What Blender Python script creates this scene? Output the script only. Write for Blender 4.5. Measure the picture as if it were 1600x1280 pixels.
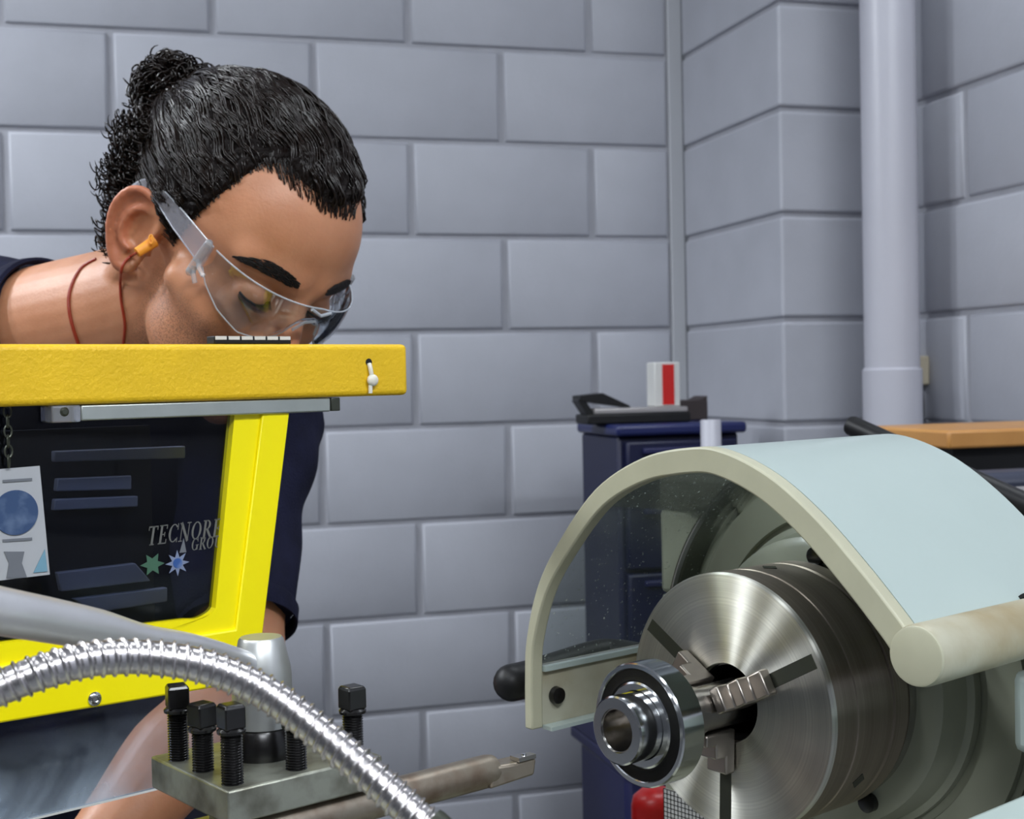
import bpy, math, random
import numpy as np
from mathutils import Matrix, Vector

for o in list(bpy.data.objects):
    bpy.data.objects.remove(o)
S = bpy.context.scene
COL = S.collection
random.seed(7)
RNG = np.random.RandomState(11)
PI = math.pi

# ------------------------------------------------------------------ camera, world, light, exposure
CZ = 1.35                                   # camera height above the floor
FPX = 2096.0
_p, _r = math.radians(-1.365), math.radians(-1.16)
FW = np.array([0, math.cos(_p), math.sin(_p)])
_r0 = np.array([1., 0, 0]); _u0 = np.cross(_r0, FW)
RI = math.cos(_r) * _r0 + math.sin(_r) * _u0
UP = -math.sin(_r) * _r0 + math.cos(_r) * _u0
cd = bpy.data.cameras.new('camera'); cam = bpy.data.objects.new('camera', cd); COL.objects.link(cam)
cd.sensor_width = 36; cd.lens = FPX / 1600 * 36; cd.clip_start = .02
m = Matrix(((RI[0], UP[0], -FW[0], 0), (RI[1], UP[1], -FW[1], 0), (RI[2], UP[2], -FW[2], CZ), (0, 0, 0, 1)))
cam.matrix_world = m
cd.dof.use_dof = True; cd.dof.focus_distance = .74; cd.dof.aperture_fstop = 20
S.camera = cam

W = bpy.data.worlds.new('world'); S.world = W; W.use_nodes = True
W.node_tree.nodes['Background'].inputs[0].default_value = (.62, .68, .80, 1)
W.node_tree.nodes['Background'].inputs[1].default_value = .12

S.view_settings.view_transform = 'Standard'; S.view_settings.look = 'None'
S.view_settings.gamma = 1; S.view_settings.use_curve_mapping = False
S.view_settings.exposure = 0.0

ADDED_LAMPS = [  # u, n (room frame), power of each added ceiling lamp
    (-1.75, 2.05, 56), (1.05, 1.3, 8), (-1.1, .1, 14), (.95, -1.0, 56), (-.3, -1.7, 50), (-2.6, 1.35, 60)]
CEIL = 1.75                                 # ceiling height above the camera

# ------------------------------------------------------------------ frames
def rotz(v, a):
    c, s = math.cos(a), math.sin(a)
    v = np.asarray(v, float)
    return np.stack([v[..., 0] * c - v[..., 1] * s, v[..., 0] * s + v[..., 1] * c, v[..., 2]], -1)
LA = math.radians(40)
_E1 = np.array([math.cos(LA), math.sin(LA), 0]); _E2 = np.array([-math.sin(LA), math.cos(LA), 0])
LO = _E1 * .6278 + _E2 * .548 + np.array([0, 0, -.2032])
FR = {'L': (LO + [0, 0, CZ], LA), 'R': (np.array([0, 0, CZ]), math.radians(16.18)), 'W': (np.array([0, 0, CZ]), 0.)}
def w2f(P, fr):
    o, a = FR[fr]
    return rotz(np.asarray(P, float) + [0, 0, CZ] - o, -a)
def P(x, y, z):                             # photo pixel + depth along the lens axis -> camera-origin coords
    return (FW + RI * (x - 800) / FPX - UP * (y - 640) / FPX) * z
def hitb(x, y, b):                          # photo pixel on the lathe-frame plane b -> (a, b, h)
    d = P(x, y, 1.); o = LO; t = (o @ _E2 + b) / (d @ _E2); q = d * t - o
    return np.array([q @ _E1, q @ _E2, q[2]])
def s2l(c):
    return tuple(((v / 255) / 12.92 if v / 255 <= .04045 else (((v / 255) + .055) / 1.055) ** 2.4) for v in c)

# ------------------------------------------------------------------ mesh builder
class MB:
    def __init__(s): s.v = []; s.f = []; s.n = 0
    def add(s, v, f):
        v = np.asarray(v, float); s.v.append(v); s.f += [tuple(i + s.n for i in q) for q in f]; s.n += len(v); return s
    def box(s, lo, hi):
        x0, y0, z0 = lo; x1, y1, z1 = hi
        return s.add([(x0,y0,z0),(x1,y0,z0),(x1,y1,z0),(x0,y1,z0),(x0,y0,z1),(x1,y0,z1),(x1,y1,z1),(x0,y1,z1)],
                     [(0,3,2,1),(4,5,6,7),(0,1,5,4),(1,2,6,5),(2,3,7,6),(3,0,4,7)])
    def obox(s, c, ax, ay, az):             # centre and three half vectors
        c, ax, ay, az = map(np.asarray, (c, ax, ay, az))
        v = [c + i * ax + j * ay + k * az for k in (-1, 1) for (i, j) in ((-1,-1),(1,-1),(1,1),(-1,1))]
        return s.add(v, [(0,3,2,1),(4,5,6,7),(0,1,5,4),(1,2,6,5),(2,3,7,6),(3,0,4,7)])
    def lathe(s, prof, o=(0,0,0), ax=(1,0,0), n=64, close=False, ph=0.):   # prof: (along, radius)
        ax = np.asarray(ax, float); ax /= np.linalg.norm(ax)
        t = np.array([0, 0, 1.]) if abs(ax[2]) < .9 else np.array([1., 0, 0])
        e1 = np.cross(ax, t); e1 /= np.linalg.norm(e1); e2 = np.cross(ax, e1)
        th = np.arange(n) * 2 * PI / n + ph
        ring = np.cos(th)[:, None] * e1 + np.sin(th)[:, None] * e2
        v = [np.asarray(o) + ax * a + ring * r for a, r in prof]
        k = len(prof); f = []
        for i in range(k - 1 + (1 if close else 0)):
            j0 = i * n; j1 = ((i + 1) % k) * n
            for q in range(n): f.append((j0 + q, j0 + (q + 1) % n, j1 + (q + 1) % n, j1 + q))
        if not close:
            f.append(tuple(range(n))[::-1]); f.append(tuple((k - 1) * n + q for q in range(n)))
        return s.add(np.concatenate(v), f)
    def tube(s, pts, r, n=12, cap=True):
        pts = np.asarray(pts, float); k = len(pts); r = np.broadcast_to(r, (k,))
        T = np.gradient(pts, axis=0); T /= np.linalg.norm(T, axis=1)[:, None] + 1e-12
        u = np.cross(T[0], [0, 0, 1.]);
        if np.linalg.norm(u) < .1: u = np.cross(T[0], [1., 0, 0])
        u /= np.linalg.norm(u); th = np.arange(n) * 2 * PI / n; vs = []
        for i in range(k):
            u = u - T[i] * (u @ T[i]); u /= np.linalg.norm(u); w = np.cross(T[i], u)
            vs.append(pts[i] + r[i] * (np.cos(th)[:, None] * u + np.sin(th)[:, None] * w))
        f = [(i*n+q, i*n+(q+1)%n, (i+1)*n+(q+1)%n, (i+1)*n+q) for i in range(k-1) for q in range(n)]
        if cap: f += [tuple(range(n))[::-1], tuple((k-1)*n+q for q in range(n))]
        return s.add(np.concatenate(vs), f)
    def ell(s, c, r, n=20, R=None):
        th = np.linspace(0, PI, n // 2 + 1)[1:-1]; ph = np.arange(n) * 2 * PI / n
        v = [(0, 0, 1)] + [(math.sin(t)*math.cos(q), math.sin(t)*math.sin(q), math.cos(t)) for t in th for q in ph] + [(0, 0, -1)]
        v = np.array(v) * r
        if R is not None: v = v @ np.asarray(R).T
        m_ = len(th); f = [(0, 1+q, 1+(q+1) % n) for q in range(n)]
        f += [(1+i*n+q, 1+(i+1)*n+q, 1+(i+1)*n+(q+1)%n, 1+i*n+(q+1)%n) for i in range(m_-1) for q in range(n)]
        e = 1 + m_ * n; f += [(e, e-n+(q+1)%n, e-n+q) for q in range(n)]
        return s.add(v + np.asarray(c), f)
    def prism(s, poly, ax0, ax1, d):        # closed polygon (list of 3-vectors), extruded by vector d
        p = np.asarray(poly, float); n = len(p)
        f = [tuple(range(n))[::-1], tuple(range(n, 2*n))] + [(i, (i+1)%n, n+(i+1)%n, n+i) for i in range(n)]
        return s.add(np.concatenate([p, p + np.asarray(d)]), f)
    def band(s, A, B, d, close=False):      # ribbon between two polylines A, B, thickened by d
        A = np.asarray(A, float); B = np.asarray(B, float); n = len(A); d = np.asarray(d)
        v = np.concatenate([A, B, A + d, B + d]); f = []
        R_ = range(n if close else n - 1)
        for i in R_:
            j = (i + 1) % n
            f += [(i, j, n+j, n+i), (2*n+i, 3*n+i, 3*n+j, 2*n+j), (i, 2*n+i, 2*n+j, j), (n+i, n+j, 3*n+j, 3*n+i)]
        if not close: f += [(0, n, 3*n, 2*n), (n-1, 3*n-1, 4*n-1, 2*n-1)]
        return s.add(v, f)
    def xf(s, fn): s.v = [fn(a) for a in s.v]; return s

def rawmesh(name, v, f, smooth=38):
    me = bpy.data.meshes.new(name); me.from_pydata(np.asarray(v).tolist(), [], f); me.update()
    if smooth:
        me.shade_smooth()
        if smooth < 180: me.set_sharp_from_angle(angle=math.radians(smooth))
    return me
BASE = {}
def setup(o, label=None, cat=None, group=None, kind=None):
    if label: o['label'] = label
    if cat: o['category'] = cat
    if group: o['group'] = group
    if kind: o['kind'] = kind
def thing(name, label, cat, fr, base, group=None):
    o = bpy.data.objects.new(name, None); COL.objects.link(o); o.empty_display_size = .05
    c, a = FR[fr]; o.location = Vector(c + rotz(base, a)); o.rotation_euler = (0, 0, a)
    setup(o, label, cat, group); BASE[o.name] = np.asarray(base, float); return o
def mesh_obj(name, mb, mat, base, smooth=38, bevel=0, seg=2):
    v = np.concatenate(mb.v) - base
    o = bpy.data.objects.new(name, rawmesh(name, v, mb.f, smooth)); COL.objects.link(o)
    if mat: o.data.materials.append(mat)
    if bevel:
        b = o.modifiers.new('bevel', 'BEVEL'); b.width = bevel; b.segments = seg; b.limit_method = 'ANGLE'; b.angle_limit = math.radians(40)
        b.harden_normals = False
    return o
def part(parent, name, mb, mat, label=None, smooth=38, bevel=0, kind=None, seg=2):
    o = mesh_obj(name, mb, mat, BASE[parent.name], smooth, bevel, seg)
    o.parent = parent; BASE[o.name] = BASE[parent.name]; setup(o, label, None, None, kind); return o
def solo(name, mb, mat, label, cat, fr, base=None, smooth=38, bevel=0, group=None, kind=None, seg=2):
    if base is None:
        a = np.concatenate(mb.v); base = np.array([*(a[:, :2].min(0) + a[:, :2].max(0)) / 2, a[:, 2].min()])
    base = np.asarray(base, float)
    o = mesh_obj(name, mb, mat, base, smooth, bevel, seg); c, an = FR[fr]
    o.location = Vector(c + rotz(base, an)); o.rotation_euler = (0, 0, an)
    setup(o, label, cat, group, kind); BASE[o.name] = base; return o
def spline(pts, n=8):
    p = np.asarray(pts, float); k = len(p); p = np.vstack([2*p[0]-p[1], p, 2*p[-1]-p[-2]]); out = []
    for i in range(k - 1):
        a, b, c, d = p[i:i+4]
        for t in np.arange(n) / n:
            out.append(.5 * ((2*b) + (c-a)*t + (2*a-5*b+4*c-d)*t*t + (3*b-a-3*c+d)*t**3))
    out.append(p[-2]); return np.array(out)

# ------------------------------------------------------------------ materials
def nodes(name):
    m = bpy.data.materials.new(name); m.use_nodes = True; nt = m.node_tree
    return m, nt, nt.nodes['Principled BSDF']
def mat(name, col, rough=.5, metal=0., nscale=0, namt=0., bump=0., bscale=200, rvar=0., coat=0., spec=None, col2=None, thr=None, sss=0, objrand=0., trans=0., ior=None, aniso=0.):
    m, nt, b = nodes(name); N = nt.nodes; Lk = nt.links
    col = tuple(col) + (1,) if len(col) == 3 else col
    b.inputs['Base Color'].default_value = col; b.inputs['Roughness'].default_value = rough; b.inputs['Metallic'].default_value = metal
    if coat: b.inputs['Coat Weight'].default_value = coat; b.inputs['Coat Roughness'].default_value = .12
    if spec is not None: b.inputs['Specular IOR Level'].default_value = spec
    if trans: b.inputs['Transmission Weight'].default_value = trans
    if ior: b.inputs['IOR'].default_value = ior
    if aniso: b.inputs['Anisotropic'].default_value = aniso
    if sss:
        b.inputs['Subsurface Weight'].default_value = sss; b.inputs['Subsurface Radius'].default_value = (1, .35, .2); b.inputs['Subsurface Scale'].default_value = .006
    tc = N.new('ShaderNodeTexCoord')
    out = None
    if namt or col2:
        n = N.new('ShaderNodeTexNoise'); n.inputs['Scale'].default_value = nscale or 20; n.inputs['Detail'].default_value = 6
        Lk.new(tc.outputs['Object'], n.inputs['Vector'])
        r = N.new('ShaderNodeValToRGB'); a, c = thr if thr else (.3, .7)
        r.color_ramp.elements[0].position = a; r.color_ramp.elements[1].position = c
        c2 = tuple(col2) + (1,) if col2 else tuple(min(1, x * (1 + namt)) for x in col[:3]) + (1,)
        c1 = col if col2 else tuple(x * (1 - namt) for x in col[:3]) + (1,)
        r.color_ramp.elements[0].color = c1; r.color_ramp.elements[1].color = c2
        Lk.new(n.outputs['Fac'], r.inputs['Fac']); out = r.outputs['Color']
        if rvar:
            mp = N.new('ShaderNodeMapRange'); mp.inputs['To Min'].default_value = rough - rvar; mp.inputs['To Max'].default_value = rough + rvar
            Lk.new(n.outputs['Fac'], mp.inputs['Value']); Lk.new(mp.outputs['Result'], b.inputs['Roughness'])
    if objrand:
        oi = N.new('ShaderNodeObjectInfo'); mp = N.new('ShaderNodeMapRange')
        mp.inputs['To Min'].default_value = 1 - objrand; mp.inputs['To Max'].default_value = 1 + objrand
        Lk.new(oi.outputs['Random'], mp.inputs['Value'])
        hs = N.new('ShaderNodeHueSaturation'); Lk.new(mp.outputs['Result'], hs.inputs['Value'])
        if out: Lk.new(out, hs.inputs['Color'])
        else: hs.inputs['Color'].default_value = col
        out = hs.outputs['Color']
    if out: Lk.new(out, b.inputs['Base Color'])
    if bump:
        n2 = N.new('ShaderNodeTexNoise'); n2.inputs['Scale'].default_value = bscale; n2.inputs['Detail'].default_value = 4
        Lk.new(tc.outputs['Object'], n2.inputs['Vector'])
        bp = N.new('ShaderNodeBump'); bp.inputs['Strength'].default_value = bump; bp.inputs['Distance'].default_value = .002
        Lk.new(n2.outputs['Fac'], bp.inputs['Height']); Lk.new(bp.outputs['Normal'], b.inputs['Normal'])
    return m
def clear_mat(name, tint, gloss_r=.05, refl=.06, haze=None, hazecol=(.6, .7, .8), hazefn=None):
    """thin clear sheet: tinted transparency + a Fresnel reflection, plus optional scuffs or haze on its surface"""
    m, nt, b = nodes(name); N = nt.nodes; Lk = nt.links; N.remove(b)
    out = N['Material Output']; t = N.new('ShaderNodeBsdfTransparent'); t.inputs[0].default_value = tuple(tint) + (1,)
    g = N.new('ShaderNodeBsdfGlossy'); g.inputs['Roughness'].default_value = gloss_r
    fr = N.new('ShaderNodeLayerWeight'); fr.inputs['Blend'].default_value = .10
    mp = N.new('ShaderNodeMath'); mp.operation = 'MULTIPLY_ADD'; mp.inputs[1].default_value = .9; mp.inputs[2].default_value = refl; mp.use_clamp = True
    Lk.new(fr.outputs['Fresnel'], mp.inputs[0])
    mx = N.new('ShaderNodeMixShader'); Lk.new(mp.outputs[0], mx.inputs[0]); Lk.new(t.outputs[0], mx.inputs[1]); Lk.new(g.outputs[0], mx.inputs[2])
    last = mx
    if hazefn:
        d = N.new('ShaderNodeBsdfDiffuse'); d.inputs[0].default_value = tuple(hazecol) + (1,)
        m2 = N.new('ShaderNodeMixShader'); fac = hazefn(N, Lk)
        Lk.new(fac, m2.inputs[0]); Lk.new(mx.outputs[0], m2.inputs[1]); Lk.new(d.outputs[0], m2.inputs[2]); last = m2
    Lk.new(last.outputs[0], out.inputs['Surface']); return m

M = {}
M['wall'] = mat('painted_block', (.415, .425, .475), .55, nscale=9, namt=.04, bump=.25, bscale=90, objrand=.02)
M['mortar'] = mat('painted_mortar', (.36, .365, .405), .65, nscale=14, namt=.06, bump=.5, bscale=160)
M['plaster'] = mat('plaster', (.40, .41, .44), .6, bump=.2)
M['floor'] = mat('floor_concrete', (.13, .135, .14), .45, nscale=6, namt=.2, bump=.1)
M['ceiling'] = mat('ceiling_paint', (.55, .57, .6), .8)
M['pvc'] = mat('pvc_pipe', (.50, .50, .56), .35, nscale=4, namt=.03)
M['yellow_frame'] = mat('lemon_yellow_paint', (1.0, .84, .002), .38, bump=.05, bscale=300, nscale=12, namt=.03, spec=.3)
M['yellow_beam'] = mat('golden_yellow_paint', (.80, .50, .012), .42, bump=.3, bscale=420, nscale=30, namt=.05, spec=.4)
M['alu'] = mat('aluminium', (.42, .45, .43), .42, .7, nscale=60, namt=.06)
M['dark_metal'] = mat('dark_metal', (.06, .065, .05), .4, .6)
M['black'] = mat('black_oxide', (.007, .0065, .0065), .26, 0, spec=.5, nscale=80, namt=.3)
M['black_plastic'] = mat('black_plastic', (.010, .010, .011), .45, spec=.3)
M['rubber'] = mat('black_rubber_seal', (.007, .007, .007), .5, spec=.2)
M['mint'] = mat('mint_paint', (.38, .45, .43), .33, nscale=7, namt=.03, bump=.06, bscale=60, coat=.25)
M['mint_edge'] = mat('mint_paint_edge', (.42, .41, .30), .42, nscale=40, namt=.05)
M['mint_dirty'] = mat('oily_mint_paint', (.42, .41, .32), .42, nscale=14, col2=(.26, .20, .10), thr=(.38, .68), bump=.15, bscale=80)
M['head_paint'] = mat('headstock_paint', (.34, .35, .27), .36, nscale=9, namt=.12, bump=.06, bscale=50, coat=.2)
M['oily_ring'] = mat('oily_ring', (.045, .045, .03), .38, .3, nscale=20, namt=.3)
M['tool_steel'] = mat('tool_steel', (.30, .30, .27), .38, .85, nscale=45, namt=.22, bump=.15, bscale=120, rvar=.1)
M['plate_top'] = mat('worn_plate_steel', (.36, .37, .31), .42, .75, nscale=50, col2=(.16, .155, .12), thr=(.42, .7), bump=.2, bscale=130)
M['bar_steel'] = mat('bronzed_bar_steel', (.36, .31, .25), .40, .85, nscale=55, col2=(.20, .13, .09), thr=(.45, .75), bump=.15, bscale=140)
M['cone'] = mat('brushed_cone_steel', (.50, .51, .50), .38, .8, nscale=30, namt=.08)
M['lever'] = mat('satin_lever', (.72, .72, .74), .33, .75, nscale=25, namt=.08)
M['hose'] = mat('galvanised_hose', (.66, .63, .63), .27, 1., nscale=60, namt=.08)
M['polished'] = mat('polished_steel', (.66, .67, .68), .14, 1., nscale=40, namt=.04)
M['ground'] = mat('ground_steel', (.48, .46, .44), .24, 1., nscale=40, namt=.06)
M['navy'] = mat('navy_cotton', (.008, .009, .027), .9, nscale=40, namt=.25, bump=.5, bscale=500, spec=.2)
M['denim'] = mat('dark_work_trousers', (.012, .014, .03), .9, bump=.4)
M['shoe'] = mat('black_work_shoe', (.015, .014, .013), .5)
M['hair'] = mat('dark_curly_hair', (.010, .006, .0045), .22, spec=.28, nscale=90, namt=.3)
M['scalp'] = mat('dark_scalp_hair', (.008, .0055, .005), .6, spec=.12, nscale=120, namt=.3, bump=.8, bscale=260)
M['brow'] = mat('eyebrow_hair', (.009, .006, .005), .6)
M['orange'] = mat('orange_foam', (.95, .36, .03), .5)
M['cord'] = mat('red_cord', (.33, .035, .012), .4)
M['white_plastic'] = mat('white_nylon', (.75, .72, .62), .35, sss=.2)
M['blue_top'] = mat('blue_cabinet_top', (.012, .018, .09), .35)
M['blue_paint'] = mat('navy_blue_cabinet', (.005, .007, .036), .4, nscale=5, namt=.1)
M['blue_light'] = mat('blue_drawer', (.012, .014, .07), .45)
M['red'] = mat('red_plastic', (.55, .012, .01), .35)
M['white'] = mat('white_card', (.62, .62, .60), .5)
M['wood'] = mat('varnished_wood', (.62, .31, .09), .4, nscale=8, col2=(.48, .22, .06), bump=.1)
M['grey_metal'] = mat('grey_metal', (.42, .40, .40), .35, .5)
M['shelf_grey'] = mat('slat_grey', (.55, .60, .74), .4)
M['slate'] = mat('slate_drawer', (.035, .040, .055), .45)
M['shelf_dark'] = mat('rack_dark', (.02, .021, .025), .6)
M['emblem_blue'] = mat('blue_print', (.03, .09, .30), .4, nscale=60, col2=(.25, .33, .5), thr=(.5, .75))
M['print_grey'] = mat('grey_print', (.15, .16, .18), .5)
M['print_white'] = mat('white_print', (.62, .62, .60), .5)
M['print_green'] = mat('green_print', (.05, .13, .08), .5)
M['print_cyan'] = mat('cyan_print', (.16, .32, .42), .5)
M['beige'] = mat('beige_plastic', (.45, .40, .30), .5)

# lamp
def lampmat():
    m, nt, b = nodes('lamp_diffuser'); b.inputs['Emission Color'].default_value = (.90, .96, 1, 1); b.inputs['Emission Strength'].default_value = 5
    b.inputs['Base Color'].default_value = (.8, .8, .8, 1); return m
M['lamp'] = lampmat()

# lathe-turned metal: a real anisotropic finish whose grain runs round the spindle axis
def turned(name, col, rough, an, rings=900):
    m, nt, b = nodes(name); N = nt.nodes; Lk = nt.links
    b.inputs['Metallic'].default_value = 1; b.inputs['Roughness'].default_value = rough; b.inputs['Anisotropic'].default_value = an; b.inputs['Anisotropic Rotation'].default_value = .25
    tg = N.new('ShaderNodeTangent'); tg.direction_type = 'RADIAL'; tg.axis = 'X'; Lk.new(tg.outputs[0], b.inputs['Tangent'])
    tc = N.new('ShaderNodeTexCoord'); sp = N.new('ShaderNodeSeparateXYZ'); Lk.new(tc.outputs['Object'], sp.inputs[0])
    cb = N.new('ShaderNodeCombineXYZ'); Lk.new(sp.outputs['Y'], cb.inputs['X']); Lk.new(sp.outputs['Z'], cb.inputs['Y'])
    ln = N.new('ShaderNodeVectorMath'); ln.operation = 'LENGTH'; Lk.new(cb.outputs[0], ln.inputs[0])
    c2 = N.new('ShaderNodeCombineXYZ'); Lk.new(ln.outputs['Value'], c2.inputs['X']); Lk.new(sp.outputs['X'], c2.inputs['Y'])
    n = N.new('ShaderNodeTexNoise'); n.inputs['Scale'].default_value = rings; n.inputs['Detail'].default_value = 3; Lk.new(c2.outputs[0], n.inputs['Vector'])
    n1 = N.new('ShaderNodeTexNoise'); n1.inputs['Scale'].default_value = 90; n1.inputs['Detail'].default_value = 3; Lk.new(c2.outputs[0], n1.inputs['Vector'])
    ad = N.new('ShaderNodeMath'); ad.operation = 'MULTIPLY_ADD'; ad.inputs[1].default_value = .5; Lk.new(n.outputs['Fac'], ad.inputs[0])
    h = N.new('ShaderNodeMath'); h.operation = 'MULTIPLY'; h.inputs[1].default_value = .5; Lk.new(n1.outputs['Fac'], h.inputs[0]); Lk.new(h.outputs[0], ad.inputs[2])
    r = N.new('ShaderNodeValToRGB'); r.color_ramp.elements[0].position = .35; r.color_ramp.elements[1].position = .65
    r.color_ramp.elements[0].color = tuple(c * .72 for c in col) + (1,); r.color_ramp.elements[1].color = tuple(col) + (1,)
    Lk.new(ad.outputs[0], r.inputs['Fac']); Lk.new(r.outputs['Color'], b.inputs['Base Color'])
    bp = N.new('ShaderNodeBump'); bp.inputs['Strength'].default_value = .12; bp.inputs['Distance'].default_value = .0004
    Lk.new(ad.outputs[0], bp.inputs['Height']); Lk.new(bp.outputs[0], b.inputs['Normal'])
    return m
M['chuck_face'] = turned('turned_chuck_face', (.86, .85, .78), .44, 1.0)
M['chuck_body'] = turned('turned_chuck_body', (.42, .36, .30), .40, .8)
M['jaw'] = mat('jaw_steel', (.40, .36, .32), .3, .95, nscale=50, namt=.1)

# skin: brown tone, pink at lips and ears, stubble along the jaw (stored per vertex as a real colour of the person)
def skinmat():
    m, nt, b = nodes('tan_skin'); N = nt.nodes; Lk = nt.links
    b.inputs['Roughness'].default_value = .42; b.inputs['Subsurface Weight'].default_value = .25
    b.inputs['Subsurface Radius'].default_value = (1, .35, .2); b.inputs['Subsurface Scale'].default_value = .005
    b.inputs['Specular IOR Level'].default_value = .45
    tc = N.new('ShaderNodeTexCoord'); n = N.new('ShaderNodeTexNoise'); n.inputs['Scale'].default_value = 26; n.inputs['Detail'].default_value = 5
    Lk.new(tc.outputs['Object'], n.inputs['Vector'])
    r = N.new('ShaderNodeValToRGB'); r.color_ramp.elements[0].position = .3; r.color_ramp.elements[1].position = .7
    r.color_ramp.elements[0].color = (.50, .215, .110, 1); r.color_ramp.elements[1].color = (.60, .28, .155, 1)
    Lk.new(n.outputs['Fac'], r.inputs['Fac'])
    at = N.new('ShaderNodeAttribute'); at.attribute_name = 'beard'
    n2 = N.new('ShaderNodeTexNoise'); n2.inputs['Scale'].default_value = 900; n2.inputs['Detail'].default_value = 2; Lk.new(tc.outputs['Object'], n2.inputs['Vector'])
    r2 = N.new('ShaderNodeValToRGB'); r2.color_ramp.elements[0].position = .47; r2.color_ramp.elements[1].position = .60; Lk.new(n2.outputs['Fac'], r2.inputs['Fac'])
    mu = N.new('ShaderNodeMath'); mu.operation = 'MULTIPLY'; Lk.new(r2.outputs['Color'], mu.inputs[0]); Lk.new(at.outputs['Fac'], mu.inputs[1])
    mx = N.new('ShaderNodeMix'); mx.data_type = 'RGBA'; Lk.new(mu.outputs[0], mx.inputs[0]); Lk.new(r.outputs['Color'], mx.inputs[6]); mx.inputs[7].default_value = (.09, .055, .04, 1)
    at2 = N.new('ShaderNodeAttribute'); at2.attribute_name = 'pink'
    mx2 = N.new('ShaderNodeMix'); mx2.data_type = 'RGBA'; Lk.new(at2.outputs['Fac'], mx2.inputs[0]); Lk.new(mx.outputs[2], mx2.inputs[6]); mx2.inputs[7].default_value = (.50, .15, .085, 1)
    Lk.new(mx2.outputs[2], b.inputs['Base Color'])
    bp = N.new('ShaderNodeBump'); bp.inputs['Strength'].default_value = .18; bp.inputs['Distance'].default_value = .001
    n3 = N.new('ShaderNodeTexNoise'); n3.inputs['Scale'].default_value = 380; Lk.new(tc.outputs['Object'], n3.inputs['Vector']); Lk.new(n3.outputs['Fac'], bp.inputs['Height']); Lk.new(bp.outputs[0], b.inputs['Normal'])
    return m
M['skin'] = skinmat()

def painted_haze(N, Lk):       # haze and reflection painted pale on the lower screen, thick toward its lower left
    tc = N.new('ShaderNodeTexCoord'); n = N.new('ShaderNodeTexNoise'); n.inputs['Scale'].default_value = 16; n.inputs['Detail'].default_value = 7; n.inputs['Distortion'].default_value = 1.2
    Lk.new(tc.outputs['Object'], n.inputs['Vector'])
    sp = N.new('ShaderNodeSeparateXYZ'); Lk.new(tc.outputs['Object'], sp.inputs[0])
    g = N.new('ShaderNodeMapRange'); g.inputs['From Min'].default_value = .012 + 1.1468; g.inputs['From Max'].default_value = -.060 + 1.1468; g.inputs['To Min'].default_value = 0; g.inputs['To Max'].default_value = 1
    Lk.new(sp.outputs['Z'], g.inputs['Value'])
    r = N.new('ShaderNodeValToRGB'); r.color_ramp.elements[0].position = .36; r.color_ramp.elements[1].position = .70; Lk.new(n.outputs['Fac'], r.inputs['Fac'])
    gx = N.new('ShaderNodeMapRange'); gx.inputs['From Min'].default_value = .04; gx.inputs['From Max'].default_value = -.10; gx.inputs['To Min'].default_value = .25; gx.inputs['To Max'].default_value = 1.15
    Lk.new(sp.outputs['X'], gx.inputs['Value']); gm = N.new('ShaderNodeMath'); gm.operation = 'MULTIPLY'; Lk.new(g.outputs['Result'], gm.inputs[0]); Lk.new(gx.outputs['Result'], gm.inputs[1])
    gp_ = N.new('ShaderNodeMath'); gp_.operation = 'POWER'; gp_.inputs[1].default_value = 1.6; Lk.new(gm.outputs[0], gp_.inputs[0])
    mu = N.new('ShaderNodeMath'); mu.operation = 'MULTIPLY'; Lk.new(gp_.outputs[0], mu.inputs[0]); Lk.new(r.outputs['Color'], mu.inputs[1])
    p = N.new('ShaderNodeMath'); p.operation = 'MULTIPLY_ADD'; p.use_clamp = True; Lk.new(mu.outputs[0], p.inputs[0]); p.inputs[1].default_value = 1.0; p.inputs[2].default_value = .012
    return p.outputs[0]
def specks(N, Lk):
    tc = N.new('ShaderNodeTexCoord'); n = N.new('ShaderNodeTexNoise'); n.inputs['Scale'].default_value = 330; n.inputs['Detail'].default_value = 1
    Lk.new(tc.outputs['Object'], n.inputs['Vector']); r = N.new('ShaderNodeValToRGB'); r.color_ramp.elements[0].position = .70; r.color_ramp.elements[1].position = .78
    Lk.new(n.outputs['Fac'], r.inputs['Fac'])
    p = N.new('ShaderNodeMath'); p.operation = 'MULTIPLY_ADD'; p.use_clamp = True; Lk.new(r.outputs['Color'], p.inputs[0]); p.inputs[1].default_value = .6; p.inputs[2].default_value = .03
    return p.outputs[0]
M['dark_glass'] = clear_mat('tinted_screen', (.45, .47, .53), .04, .012)
M['lower_pane'] = clear_mat('clear_scuffed_screen', (.72, .76, .82), .05, .03, hazecol=(.66, .76, .86), hazefn=painted_haze)
M['guard_window'] = clear_mat('oily_polycarbonate', (.80, .83, .82), .05, .01, hazecol=(.6, .65, .6), hazefn=specks)
def mist(N, Lk):
    v = N.new('ShaderNodeValue'); v.outputs[0].default_value = .16; return v.outputs[0]
M['lens'] = clear_mat('clear_lens', (.88, .92, .95), .03, .07)
M['temple'] = clear_mat('misty_temple', (.86, .88, .92), .08, .06, hazecol=(.75, .72, .78), hazefn=mist)
M['lens_edge'] = mat('clear_frame', (.80, .84, .9), .10, trans=.55, ior=1.4)
M['clear_clip'] = mat('clear_clip', (.85, .86, .88), .15, trans=.8, ior=1.35)

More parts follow.
